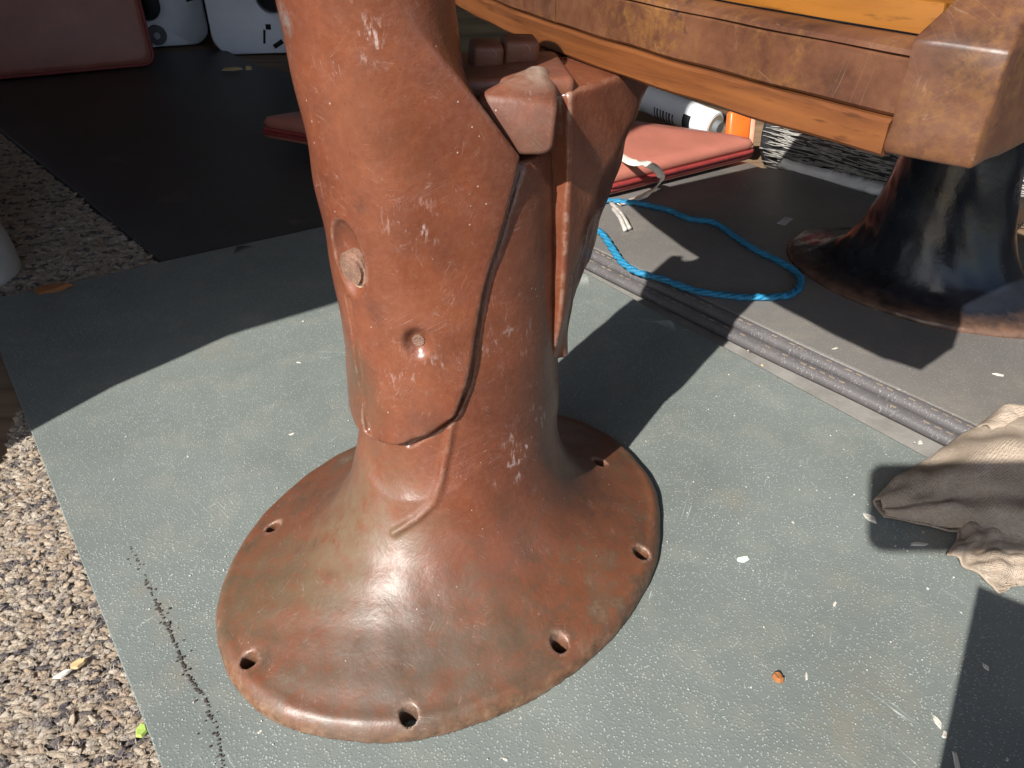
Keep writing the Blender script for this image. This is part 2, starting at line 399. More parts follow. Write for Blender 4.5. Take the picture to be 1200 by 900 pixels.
edge = [q for q in edge if q[1] < 1.42]
edge = [(edge[0][0] - 0.05, FLOOR)] + edge
def wall_sheet(name, prof, far, mat):
    top = 1.45; prof = prof + [(prof[-1][0], top)]
    bm = bmesh.new()
    vs = [bm.verts.new(tuple(e1 * WALLN + e2 * s) + (z,)) for s, z in prof] + [bm.verts.new(tuple(e1 * WALLN + e2 * far) + (z,)) for z in (top, FLOOR)]
    f = bm.faces.new(vs); r = bmesh.ops.extrude_face_region(bm, geom=[f])
    bmesh.ops.translate(bm, vec=(-e1[0] * 0.05, -e1[1] * 0.05, 0), verts=[g for g in r['geom'] if isinstance(g, bmesh.types.BMVert)])
    bmesh.ops.recalc_face_normals(bm, faces=bm.faces)
    return frombm(name, bm, mat, None, False)
vs_ = wall_sheet('van_side_wall', edge, 3.4, M_vanwhite)
tag(vs_, 'white van body side with the curved edge of its door opening', 'wall', kind='structure')
def slab(name, a0, a1, b0, b1, z0, z1, mat, lab, cat, kind='structure'):
    o = prism(name, [tuple(e1 * a + e2 * b) for a, b in [(a0, b0), (a1, b0), (a1, b1), (a0, b1)]], z0, z1, mat); return tag(o, lab, cat, kind=kind)
slab('van_roof', WALLN + 0.004, 2.0, -1.4, 3.4, 1.46, 1.49, M_vanwhite, 'white roof panel of the van', 'roof')
slab('van_far_wall', 1.62, 1.67, -1.4, 3.396, FLOOR, 1.456, M_trim, 'grey lined far side of the van', 'wall')
0 and slab('van_bulkhead', WALLN + 0.06, 1.616, -1.45, -1.404, FLOOR, 1.452, M_trim, 'grey bulkhead closing the van', 'wall')

# rear doors: white pressed frames, dark panels, black gap
dL0, dL1 = gnd(130, 60, 0), gnd(250, 52, 0)
def door_frame(bm_pts, hole, th): pass
def van_door(name, p0, dirv, width, win, label, knob=None, chips=()):
    root = empty(name, (p0[0], p0[1], FLOOR), math.atan2(dirv[1], dirv[0]))
    tag(root, label, 'door', 'white van doors')
    x0, x1, z0, z1 = win; H = 1.40; t = 0.05
    bm = bmesh.new()
    def ringp(a0, a1, b0, b1, r, n=6):
        out = []
        for cx, cz, st in [(a1 - r, b0 + r, -90), (a1 - r, b1 - r, 0), (a0 + r, b1 - r, 90), (a0 + r, b0 + r, 180)]:
            for k in range(n + 1):
                th = R(st + 90 * k / n); out.append((cx + r * math.cos(th), cz + r * math.sin(th)))
        return out
    o = ringp(0, width, 0.004, H, 0.05); i = ringp(x0, x1, z0, z1, 0.045); i2 = ringp(x0 + 0.012, x1 - 0.012, z0 + 0.012, z1 - 0.012, 0.04)
    n = len(o)
    L = [[bm.verts.new((x, y, z)) for x, z in pts] for pts, y in ((o, 0.03), (o, 0.006), ([(a * 0.985 + width * 0.0075, b * 0.995 + 0.003) for a, b in o], 0.0), (i, 0.0), (i2, 0.006), (i2, 0.03))]
    for A, B in zip(L[:-1], L[1:]):
        for k in range(n): bm.faces.new((A[k], A[(k + 1) % n], B[(k + 1) % n], B[k]))
    bmesh.ops.recalc_face_normals(bm, faces=bm.faces)
    fr = frombm('frame', bm, M_vanwhite, root); sharp(fr, 50)
    bm = bmesh.new(); bm.faces.new([bm.verts.new((x, 0.026, z)) for x, z in i]); frombm('dark_panel', bm, M_glass, root, False)
    if knob:
        k = disc0('fastener', (knob[0], -0.004, knob[1]), (0, -1, 0), 0.028, 0.012, M_trim, root)
        disc0('centre', (0, 0, 0.008), (0, 0, 1), 0.010, 0.008, M_steel, k)
    for (cx, cz, w, h) in chips:
        c = rbox('paint_chip', (w, 0.002, h), 0.0, M_vandark, root); c.location = (cx, -0.0005, cz); c.rotation_euler = (0, random.uniform(-.6, .6), 0)
    return root
def disc0(name, c, n, r, hgt, mat, parent, seg=24):
    bm = bmesh.new(); bmesh.ops.create_cone(bm, cap_ends=True, segments=seg, radius1=r, radius2=r * 0.9, depth=hgt)
    o = frombm(name, bm, mat, parent); o.location = Vector(c); o.rotation_euler = Vector(n).to_track_quat('Z', 'Y').to_euler(); sharp(o, 40); return o
M_steel = mat_plain('steel', (0.5, 0.5, 0.52), 0.3, 0.1, 40, 0.1, metal=1.0)
pa = gnd(248, 53, FLOOR); dv = np.array([math.cos(R(22)), math.sin(R(22))]); wL = 0.95
p0 = pa[:2] - dv * wL
van_door('van_door', p0, dv, wL, (0.10, wL - 0.105, 0.062, 1.15), 'white van door with dark panel and round fastener behind the leaning cushion', knob=(wL - 0.145, 0.038), chips=[(wL - 0.035, 0.125, 0.020, 0.006), (wL - 0.022, 0.155, 0.004, 0.014)])
pb_ = gnd(284, 66, FLOOR); dv2 = np.array([math.cos(R(8)), math.sin(R(8))])
van_door('van_door', pb_[:2] - dv2 * 0.075, dv2, 0.46, (0.125, 0.40, 0.095, 1.15), 'white van door with chipped lower edge beside the dark gap', chips=[(0.145, 0.050, 0.006, 0.036), (0.18, 0.03, 0.03, 0.012), (0.16, 0.075, 0.014, 0.014)])
bk = pa[:2] + np.array([-0.5, 0.35])
gapw = rbox('van_door_pillar', (2.9, 0.04, 1.44), 0.004, M_vandark); gapw.location = (-0.55, 2.80, FLOOR + 0.722); gapw.rotation_euler = (0, 0, R(14))
tag(gapw, 'black recess in the gap between the white van doors', 'pillar', kind='structure')

# ---- mats
M_mat1 = mat_vinyl('grey_green_vinyl', (0.146, 0.166, 0.155), (0.43, 0.47, 0.445), 500, marks=[(gnd(*p), r_, a_) for p, r_, a_ in [((190, 715), 0.016, 0.8), ((200, 740), 0.014, 0.7), ((213, 790), 0.018, 0.7), ((166, 690), 0.012, 0.6), ((255, 410), 0.035, 0.5), ((1020, 820), 0.04, 0.5), ((860, 585), 0.02, 0.6), ((1000, 690), 0.03, 0.35), ((985, 860), 0.03, 0.5), ((1110, 755), 0.03, 0.45)]])
M_black = mat_vinyl('black_vinyl', (0.040, 0.037, 0.035), (0.072, 0.068, 0.066), 420, (0.07, 0.06, 0.05), 0.25, True, 0.5)
M_mat2 = mat_vinyl('dark_grey_vinyl', (0.125, 0.118, 0.110), (0.27, 0.26, 0.25), 450, (0.24, 0.20, 0.155), 0.45)
M_pip = mat_vinyl('dark_grey_piping', (0.078, 0.073, 0.075), (0.25, 0.24, 0.25), 520, (0.15, 0.13, 0.11), 0.3, False)
M_strip = mat_plain('dusty_vinyl', (0.21, 0.20, 0.185), 0.75, 0.2, 40, 0.4, 0.001)
def lin(p, q, a, b):                                    # crossing of line p-q with line a-b
    p, q, a, b = [np.asarray(k[:2], float) for k in (p, q, a, b)]
    M = np.array([q - p, a - b]).T; t = np.linalg.solve(M, a - p); return p + (q - p) * t[0]
def sheet(name, poly, zt, th, mat, und=0.0015, step=0.02, bev=0.006):
    """a soft sheet cut to a polygon: grid top with rounded rim, gentle undulation, thickness"""
    P = np.array(poly); n = len(P)
    bm = bmesh.new(); vs = [bm.verts.new((x, y, 0)) for x, y in P]; bm.faces.new(vs)
    lo = P.min(0); hi = P.max(0)
    for ax in (0, 1):
        for c in np.arange(lo[ax] + step, hi[ax], step):
            co = [0, 0, 0]; no = [0, 0, 0]; co[ax] = c; no[ax] = 1
            bmesh.ops.bisect_plane(bm, geom=bm.verts[:] + bm.edges[:] + bm.faces[:], plane_co=co, plane_no=no)
    bm.normal_update()
    if sum(f.normal.z for f in bm.faces) < 0: bmesh.ops.reverse_faces(bm, faces=bm.faces)
    rim = [e for e in bm.edges if e.is_boundary]
    rimv = {v for e in rim for v in e.verts}
    r = bmesh.ops.extrude_edge_only(bm, edges=rim)
    low = [g for g in r['geom'] if isinstance(g, bmesh.types.BMVert)]
    cen = P.mean(0)
    for v in low: v.co.z = -th
    for v in bm.verts:
        if v.co.z > -1e-9:
            x, y = v.co.x, v.co.y
            v.co.z = und * (math.sin(9 * x + 4 * y) * math.sin(7 * y - 2 * x + 1) + 0.5 * math.sin(23 * x + 2) * math.sin(19 * y)) - und * 1.2
    es = [e for e in bm.edges if len(e.link_faces) == 2 and e.calc_face_angle(0) > 0.9 and all(v in rimv or v.co.z > -th + 1e-6 for v in e.verts)]
    try: bmesh.ops.bevel(bm, geom=es, offset=bev, segments=3, profile=0.5, affect='EDGES')
    except Exception: pass
    for v in bm.verts: v.co.z += zt
    bmesh.ops.recalc_face_normals(bm, faces=bm.faces)
    return frombm(name, bm, mat)
L0, L1 = gnd(40, 515), gnd(190, 900); Fa, Fb = gnd(75, 331), gnd(390, 263)
Sa, Sb = gnd(845, 405), gnd(1085, 535)
cA = lin(L0, L1, Fa, Fb)                                 # far left corner of the near mat
far_r = lin(Fa, Fb, Sa, Sb)
dnear = (np.array(L1[:2]) - np.array(L0[:2])); dnear /= np.linalg.norm(dnear)
cN = np.array(L1[:2]) + dnear * 0.5
dS = (np.array(Sb[:2]) - np.array(Sa[:2])); dS /= np.linalg.norm(dS)
m2a, m2b = gnd(700, 318, 0), gnd(1128, 528, 0)
dm = np.array(m2b[:2]) - np.array(m2a[:2]); dm /= np.linalg.norm(dm); nm = np.array([-dm[1], dm[0]])     # nm: away from the camera
if nm[1] < 0: nm = -nm
m1 = sheet('vinyl_mat', [cA, cN, np.array(Sb[:2]) + dS * 1.3, np.array(Sb[:2]), np.array(Sa[:2]), lin(Sa, Sb, Fa, Fb)], 0.0, 0.010, M_mat1, 0.0006, 0.03, 0.003)
tag(m1, 'grey-green pebbled vinyl mat under the brown pedestal', 'mat')
st = prism('floor_sheet', [tuple(np.array(Sa[:2]) - dS * 0.35 - nm * 0.06), tuple(np.array(Sb[:2]) + dS * 1.5 - nm * 0.06), tuple(np.array(Sb[:2]) + dS * 1.5 + nm * 0.5), tuple(np.array(Sa[:2]) - dS * 0.35 + nm * 0.5)], FLOOR + 0.001, -0.0085, M_strip)
tag(st, 'dusty grey sheet showing between the two mats', 'sheet')
# thick folded mat on the right with rolled double piping
T2 = 0.020
base0 = np.array(m2a[:2]) - dm * 0.28; base1 = np.array(m2b[:2]) + dm * 0.9
g2 = empty('folded_mat', (0, 0, 0)); tag(g2, 'thick dark grey folded mat with double piped edge under the black pedestal', 'mat')
farR = gxy(890, 196, T2)
_cl, _cn, _cr = [np.array(gxy(x, y, T2)) for x, y in ((304, 163), (705, 236), (884, 190))]; _cf = _cl + _cr - _cn; _cc = (_cl + _cr) / 2
ins = lambda p, k=0.05: p + (_cc - p) * k
top2 = prism('top_sheet', [tuple(p) for p in [base0 + nm * 0.016, base1 + nm * 0.016, base1 + nm * 1.1, np.array(gxy(1130, 262, T2)) + dm * 0.3, np.array(gxy(1010, 225, T2)), np.array(gxy(940, 200, T2)), np.array(gxy(893, 196, T2)), ins(_cr, 0.03), ins(_cf, 0.35), ins(_cl, 0.45)]], FLOOR + 0.001, T2, M_mat2, g2, 0.004, 3)
def edge_roll(off, z, r, name, wob):
    pts = []
    for k in range(90):
        s = k / 89; p = base0 * (1 - s) + base1 * s + nm * (off + wob * math.sin(17 * s + off * 90) + 0.4 * wob * math.sin(53 * s))
        pts.append((p[0], p[1], z + 0.4 * wob * math.sin(29 * s + 1)))
    V, Fc = tube_mesh(pts, r, 12); V = [(v.x, v.y, z + (v.z - z) * 0.72) for v in V]; return frompy(name, V, Fc, M_pip, g2)
edge_roll(0.007, 0.0005, 0.0105, 'piping', 0.0014)
edge_roll(0.017, 0.0110, 0.0108, 'piping', 0.0012)
M_thread = mat_plain('tan_thread', (0.20, 0.155, 0.11), 0.8, 0.3, 200, 0.2)
for off, z in [(0.0035, 0.0078), (0.0125, 0.0182)]:
    bm = bmesh.new()
    for k in range(150):
        if random.random() < 0.35: continue
        s = k / 150; L = 0.0065
        a = base0 * (1 - s) + base1 * s + nm * (off + 0.0010 * math.sin(17 * s)); 
        mtx = Matrix.Translation((a[0], a[1], z)) @ Matrix.Rotation(math.atan2(dm[1], dm[0]) + random.uniform(-.12, .12), 4, 'Z')
        bmesh.ops.create_cube(bm, size=1.0, matrix=mtx @ Matrix.Diagonal((L, 0.0011, 0.0010, 1)))
    o = frombm('stitching', bm, M_thread, g2, False); o['kind'] = 'stuff'
# black mat filling the far left
def ext(p, q, k): p = np.array(p); q = np.array(q); return p + (q - p) * k
bl0, bl1 = gnd(0, 152, -0.004), gnd(186, 304, -0.004)
bf = lin(bl0, bl1, Fa, Fb)
dbl = np.array(bl0[:2]) - np.array(bl1[:2])
bpoly = [np.array(bl1[:2]) - dbl * 0.05, np.array(gxy(402, 268, -0.004)) + np.array([0.55, 0.0]), np.array([0.30, 1.20]), np.array(gxy(350, 100, -0.004)) + np.array([0.5, -0.25]), np.array(gxy(300, 75, -0.004)), np.array(gxy(262, 56, -0.004)), np.array(gxy(170, 62, -0.004)) + np.array([-0.25, -0.1]), np.array(bl0[:2]) + dbl * 1.0]
bmx = prism('black_mat', [tuple(p) for p in bpoly], FLOOR + 0.001, -0.0055, M_black, None, 0.006, 3)
tag(bmx, 'black floor mat lying in the shade behind the grey-green mat', 'mat')

# ---- looped wool rugs
def mat_wool():
    t = NT('tweed_wool'); at = t.n('ShaderNodeAttribute', attribute_name='tuft'); c = at.outputs['Color']
    n = t.noise(700, 5, 0.75); c = t.mix(t.ramp(n, [(0.35, 0.55), (0.60, 0.0)]), c, (0.42, 0.36, 0.33), 'MULTIPLY'); c = t.mix(t.ramp(t.noise(350, 4, 0.7, t.mapping(loc=(3, 2, 1))), [(0.45, 0.0), (0.7, 0.6)]), c, (0.44, 0.37, 0.30))
    t.bump(n, 1.0, 0.003); return t.fin(c, 0.95, 0.0, 0.1)
M_wool = mat_wool(); M_rugb = mat_plain('rug_backing', (0.15, 0.12, 0.095), 0.95, 0.3, 60, 0.3)
TUFT = np.array([(0.60, 0.50, 0.38), (0.54, 0.42, 0.31), (0.66, 0.57, 0.46), (0.42, 0.32, 0.23), (0.10, 0.09, 0.105), (0.17, 0.15, 0.15), (0.52, 0.46, 0.39)])
def rug(name, poly, ztop, pitch, ang, label, hump=None):
    root = empty(name, (0, 0, 0)); tag(root, label, 'rug')
    P = np.array(poly); lo = P.min(0); hi = P.max(0)
    prism('backing', [tuple(p) for p in P], FLOOR + 0.0005, ztop - 0.0042, M_rugb, root)
    ca, sa = math.cos(ang), math.sin(ang); diag = np.linalg.norm(hi - lo); cen = (lo + hi) / 2
    nn = int(diag / pitch / 2) + 2
    I, J = np.meshgrid(np.arange(-nn, nn), np.arange(-nn, nn), indexing='ij'); I = I.ravel().astype(float); J = J.ravel().astype(float)
    a = I * pitch * 1.5 + (J % 2) * pitch * 0.75 + rng.normal(0, pitch * 0.16, len(I)); b = J * pitch * 0.95 + rng.normal(0, pitch * 0.12, len(I))
    x = cen[0] + ca * a - sa * b; y = cen[1] + sa * a + ca * b
    ins = np.zeros(len(x), bool); n = len(P); j = n - 1
    for i in range(n):
        c_ = ((P[i, 1] > y) != (P[j, 1] > y)) & (x < (P[j, 0] - P[i, 0]) * (y - P[i, 1]) / (P[j, 1] - P[i, 1] + 1e-12) + P[i, 0]); ins ^= c_; j = i
    x, y, I, J = x[ins], y[ins], I[ins], J[ins]; m = len(x)
    # one tuft: low rounded loop, 18 vertices
    base = []
    for (zz, rr) in [(-0.6, 0.9), (0.25, 1.0), (0.8, 0.62)]:
        for k in range(7): th = 2 * math.pi * k / 7; base.append((math.cos(th) * rr, math.sin(th) * rr, zz))
    base.append((0, 0, 1.0)); base = np.array(base); fc = []
    for rI in range(2):
        for k in range(7): fc.append((rI * 7 + k, rI * 7 + (k + 1) % 7, (rI + 1) * 7 + (k + 1) % 7, (rI + 1) * 7 + k))
    tri = [(14 + k, 14 + (k + 1) % 7, 21) for k in range(7)]
    sx = pitch * rng.uniform(0.9, 1.5, m); sy = pitch * rng.uniform(0.42, 0.66, m); sz = pitch * rng.uniform(0.32, 0.62, m)
    rot = ang + rng.normal(0, 0.45, m)
    bx, by, bz = base[:, 0], base[:, 1], base[:, 2]
    lx = sx[:, None] * bx; ly = sy[:, None] * by; lz = sz[:, None] * bz
    tilt = rng.normal(0, 0.3, m)[:, None]; lz = lz + tilt * lx
    X = x[:, None] + np.cos(rot)[:, None] * lx - np.sin(rot)[:, None] * ly
    Y = y[:, None] + np.sin(rot)[:, None] * lx + np.cos(rot)[:, None] * ly
    Zb = ztop - 0.5 * pitch + rng.normal(0, pitch * 0.10, m)
    Z = Zb[:, None] + lz
    if hump is not None: Z = Z + hump(X, Y)
    V = np.stack([X, Y, Z], 2).reshape(-1, 3)
    nv = len(base); off = (np.arange(m) * nv)
    Q = (np.array(fc)[None] + off[:, None, None]).reshape(-1, 4); T = (np.array(tri)[None] + off[:, None, None]).reshape(-1, 3)
    me = bpy.data.meshes.new('tufts'); me.vertices.add(len(V)); me.vertices.foreach_set('co', V.astype(np.float32).ravel())
    li = np.concatenate([Q.ravel(), T.ravel()]).astype(np.int32); me.loops.add(len(li)); me.loops.foreach_set('vertex_index', li)
    me.polygons.add(len(Q) + len(T)); ls = np.concatenate([4 * np.arange(len(Q)), 4 * len(Q) + 3 * np.arange(len(T))]).astype(np.int32)
    me.polygons.foreach_set('loop_start', ls); me.polygons.foreach_set('loop_total', np.concatenate([np.full(len(Q), 4), np.full(len(T), 3)]).astype(np.int32))
    me.update(calc_edges=True)
    # yarn runs: neighbours along a row tend to share a colour
    band = np.sin(I * 0.9 + J * 2.3) + np.sin(I * 0.37 - J * 1.1 + 2) + rng.normal(0, 0.9, m)
    ci = np.where(band > 1.35, np.where(rng.random(m) < 0.6, 4, 5), rng.choice([0, 1, 2, 3, 6], m, p=[.3, .26, .2, .12, .12]))
    col = TUFT[ci] * rng.uniform(0.8, 1.12, m)[:, None]
    at = me.color_attributes.new('tuft', 'FLOAT_COLOR', 'POINT')
    cc = np.concatenate([np.repeat(col, nv, 0), np.ones((m * nv, 1))], 1).astype(np.float32); at.data.foreach_set('color', cc.ravel())
    o = link('tufts', me, M_wool, root); o['kind'] = 'stuff'
    # loose fibres standing out of the loops
    nf = int(m * 7); pick = rng.integers(0, m, nf); fx = x[pick] + rng.normal(0, pitch * 0.5, nf); fy = y[pick] + rng.normal(0, pitch * 0.5, nf)
    fz = Zb[pick] + sz[pick] * 0.7; th = rng.uniform(0, 6.28, nf); ln = pitch * rng.uniform(0.5, 1.3, nf); wd = 0.00022
    dx, dy = np.cos(th), np.sin(th); pz = rng.uniform(0.0, 0.5, nf) * ln
    A = np.stack([fx - dy * wd, fy + dx * wd, fz], 1); B = np.stack([fx + dy * wd, fy - dx * wd, fz], 1)
    Cm = np.stack([fx + dx * ln * 0.5 + dy * wd, fy + dy * ln * 0.5 - dx * wd, fz + pz * 0.8 + 0.0006], 1); D = np.stack([fx + dx * ln * 0.5 - dy * wd, fy + dy * ln * 0.5 + dx * wd, fz + pz * 0.8 + 0.0006], 1)
    E_ = np.stack([fx + dx * ln, fy + dy * ln, fz + pz * 0.6], 1)
    FV = np.stack([A, B, Cm, D, E_], 1).reshape(-1, 3); k5 = np.arange(nf) * 5
    FF = [(a, a + 1, a + 2, a + 3) for a in k5] + [(a + 3, a + 2, a + 4) for a in k5]
    me2 = bpy.data.meshes.new('fibres'); me2.from_pydata(FV.tolist(), [], FF)
    at = me2.color_attributes.new('tuft', 'FLOAT_COLOR', 'POINT'); fc_ = np.repeat(np.clip(col[pick] * 0.8 + 0.12, 0, 0.7), 5, 0)
    at.data.foreach_set('color', np.concatenate([fc_, np.ones((nf * 5, 1))], 1).astype(np.float32).ravel())
    o2 = link('fibres', me2, M_wool, root); o2['kind'] = 'stuff'; return root
vl = lambda *p: np.array(gxy(*p))
nearL = [vl(20, 470), vl(2, 545), vl(-40, 610), vl(-120, 900), vl(-60, 1000), vl(225, 1000), vl(60, 520)]
rug('wool_rug', nearL, -0.004, 0.0042, R(14), 'chunky beige and dark tweed loop rug in the sun beside the mat')
upr = [vl(-60, 120), vl(-40, 352), vl(28, 352), vl(70, 340), vl(192, 309), vl(176, 297), vl(-3, 152)]
rug('wool_rug', upr, -0.006, 0.0052, R(20), 'loop rug in the shade beside the black mat')

pp_ = rbox('plywood_panel', (0.55, 0.02, 0.5), 0.002, mat_wood('brown_ply', (0.11, 0.075, 0.035), (0.17, 0.12, 0.06), 0.6, 0.6)); pp_.location = (-0.07, 2.02, FLOOR + 0.251); pp_.rotation_euler = (0, 0, R(6))
tag(pp_, 'upright brown plywood panel glimpsed between the pedestal and the seat', 'panel')

# ================================================================== MAIN PEDESTAL
PO = np.array([-0.036, 0.452, 0.0]); PA = R(44)
cu, su = math.cos(PA), math.sin(PA)
def w2l(p):
    q = np.asarray(p, float) - PO; return np.array([q[0] * cu + q[1] * su, -q[0] * su + q[1] * cu, q[2]])
def dl(d): return np.array([d[0] * cu + d[1] * su, -d[0] * su + d[1] * cu, d[2]])
def hit(fn, x, y, t0=0.2, t1=1.4):
    o = w2l(CC); d = ray(x, y); d = d / np.linalg.norm(d); d = dl(d); t = t0
    for _ in range(400):
        p = o + d * t; f = float(fn(*[np.array([q]) for q in p])[0])
        if f < 2e-4: return p
        t += max(f * 0.5, 3e-4)
        if t > t1: break
    return p
CA, CB = 0.0745, 0.0640
BA, BB, BU, BV = 0.187, 0.147, -0.021, -0.007
def colr(u, v, z):
    s = 1.0 - 0.10 * np.clip((z - 0.12) / 0.2, 0, 1.2)
    return u / (CA * s), v / (CB * s)
def f_col(u, v, z):
    a, b = colr(u, v, z); return (np.sqrt(a * a + b * b + 1e-9) - 1) * 0.066
def f_skirt(u, v, z):
    uu, vv = u - BU, v - BV
    r = np.sqrt(uu * uu + vv * vv + 1e-9); c, s = uu / r, vv / r
    Rr = 1 / np.sqrt((c / BA) ** 2 + (s / BB) ** 2); Rc = 0.86 / np.sqrt((c / CA) ** 2 + (s / CB) ** 2)
    t = np.clip((r - Rc) / (Rr - Rc), 0, 1.2); q = np.clip(1 - t, 0, 1)
    Z = 0.009 + 0.058 * q ** 3.0 + 0.019 * (1 - (1 - q) ** 3) + 0.0012 * np.exp(-((q - 0.06) / 0.04) ** 2)
    dZ = (0.058 * 3.0 * q ** 2.0 + 0.019 * 3 * (1 - q) ** 2) / (Rr - Rc)
    f = (z - Z) / np.sqrt(1 + dZ * dZ)
    return smax(f, (r - Rr) * 0.95, 0.007)
HOLEPX = [(320, 617), (291, 773), (479, 838), (656, 754), (752, 648), (703, 541)]
def f_body0(u, v, z):
    f = smin(f_col(u, v, z), f_skirt(u, v, z), 0.036)
    return smax(f, z - 0.312, 0.006)
HOLES = [hit(f_body0, *p) for p in HOLEPX]
HOLES += [np.array([0.02, 0.118, 0.02])]
def segd(u, v, z, pts):
    d = None
    for a, b in zip(pts[:-1], pts[1:]):
        a = np.asarray(a); ab = np.asarray(b) - a; L = float(ab @ ab)
        t = np.clip(((u - a[0]) * ab[0] + (v - a[1]) * ab[1] + (z - a[2]) * ab[2]) / L, 0, 1)
        q = np.sqrt((u - a[0] - t * ab[0]) ** 2 + (v - a[1] - t * ab[1]) ** 2 + (z - a[2] - t * ab[2]) ** 2)
        d = q if d is None else np.minimum(d, q)
    return d
RIDGE = [hit(f_body0, *p) for p in [(534, 470), (525, 520), (516, 565), (509, 588), (488, 608), (462, 624)]]
GROOVE_R = [hit(f_body0, *p) for p in [(655, 440), (657, 490), (656, 525)]]
def f_body(u, v, z):
    f = f_body0(u, v, z) + lump(u, v, z)
    # lower flat left of the raised edge line
    f = smin(f, segd(u, v, z, RIDGE) - 0.0014, 0.004)
    f = smax(f, 0.0022 - segd(u, v, z, SEAM), 0.0015)
    for h in HOLES:
        d = np.sqrt((u - h[0]) ** 2 + (v - h[1]) ** 2)
        f = smax(f, 0.0056 + 0.30 * np.clip(z - (h[2] - 0.0015), 0, 0.02) - d, 0.0006)
    return np.maximum(f, -z)

def phi(u, v, side):                     # angle round the column from this arm's middle, front side positive
    return np.degrees(np.arctan2(-v, -u * side * -1 if side > 0 else -u))
TPX = [(468, 521), (500, 507), (530, 486), (548, 453), (556, 415), (563, 370), (577, 315), (595, 250), (611, 184), (594, 163), (568, 131), (540, 97)]
_tp = [hit(lambda a, b, c: f_col(a, b, c) - 0.005, *p) for p in TPX]
LZ = np.array([0.0] + [p[2] for p in _tp] + [0.40]); LP = np.array([math.degrees(math.atan2(-p[1], -p[0])) for p in _tp]); LP = np.concatenate([[LP[0] - 25], LP, [20.0]])
SEAM = [hit(f_body0, *p) for p in [(478, 521), (502, 508), (531, 487), (548, 453), (556, 415), (562, 370), (576, 315), (594, 250), (609, 196)]]
ZBOT = _tp[0][2] - 0.001
o_ = np.argsort(LZ); LZ = LZ[o_]; LP = LP[o_]
RZ = np.array([0.0, 0.148, 0.153, 0.165, 0.20, 0.30, 0.345, 0.40])
RP = np.array([-20, -1, 30, 47, 51, 55, 58, 58.])
def f_shell(u, v, z, w, Z_, P_, off, back=-90.0, zbot=0.0):
    a, b = colr(u, v, z); rho = np.sqrt(a * a + b * b + 1e-9); ph = np.degrees(np.arctan2(-v, w))
    pm = np.interp(z, Z_, P_); K = (math.pi / 180) * 0.07; e = (ph - pm) * K
    g = np.gradient(P_, Z_); sl = np.interp(z, Z_, g) * K
    e = e / np.sqrt(1 + np.clip(sl, -6, 6) ** 2)
    eb = np.maximum((-ph - np.maximum(pm, back)) * K, zbot - z); e = smax(e, eb, 0.004)
    f = smax((rho - 1) * 0.066 - off, e, 0.0035)
    return f, rho
def ell(u, v, cu_, cv_, hu, hv):
    return (np.sqrt(((u - cu_) / hu) ** 2 + ((v - cv_) / hv) ** 2 + 1e-9) - 1) * np.minimum(hu, hv)
def f_larm0(u, v, z):
    w = -u
    s, rho = f_shell(u, v, z, w, LZ, LP, np.interp(z, [0.10, 0.16, 0.26], [0.0105, 0.0075, 0.0048]), 52.0, ZBOT)
    s = np.maximum(s, (1 - rho) * 0.066 - 0.012)
    cw = np.interp(z, [0.10, 0.18, 0.26, 0.33, 0.45], [0.018, 0.030, 0.040, 0.044, 0.053])
    hu = np.interp(z, [0.10, 0.18, 0.26, 0.33, 0.45], [0.040, 0.045, 0.0435, 0.042, 0.043])
    hv = np.interp(z, [0.10, 0.20, 0.30, 0.38, 0.45], [0.030, 0.046, 0.0455, 0.044, 0.043])
    tb = ell(w, v, cw, 0.0, hu, hv)
    tb = smax(tb, 0.11 - z, 0.01); tb = smax(tb, z - 0.445, 0.012)
    return smin(tb, s, 0.012)
BOLT = hit(f_larm0, 409, 320); DENT = hit(f_larm0, 489, 403)
SPLIT = [hit(f_larm0, *p) for p in [(407, 352), (415, 400), (422, 450), (428, 490), (431, 503)]]
def nrm(fn, p, e=1e-3):
    p = np.asarray(p); g = []
    for i in range(3):
        a = p.copy(); b = p.copy(); a[i] += e; b[i] -= e
        g.append(float(fn(*[np.array([q]) for q in a])[0] - fn(*[np.array([q]) for q in b])[0]))
    g = np.array(g); return g / np.linalg.norm(g)
BN = nrm(f_larm0, BOLT); DN = nrm(f_larm0, DENT)
def f_larm(u, v, z):
    f = f_larm0(u, v, z) + lump(u, v, z, 0.0008)
    b = BOLT + BN * 0.0065
    d = np.sqrt((u - b[0]) ** 2 + (v - b[1]) ** 2 + ((z - b[2] - 0.007) * 0.52) ** 2) - 0.0145
    f = smax(f, -d, 0.0008)
    b = DENT + DN * 0.002
    d = np.sqrt((u - b[0]) ** 2 + (v - b[1]) ** 2 + ((z - b[2]) * 0.8) ** 2) - 0.0075
    f = smax(f, -d, 0.004)
    f = smax(f, 0.0028 - segd(u, v, z, SPLIT), 0.0008)
    return f
NOTCH = [w2l(plY(x, y, Y)) for x, y, Y in ((661, 60, 0.425), (658, 100, 0.415), (652, 150, 0.408))]
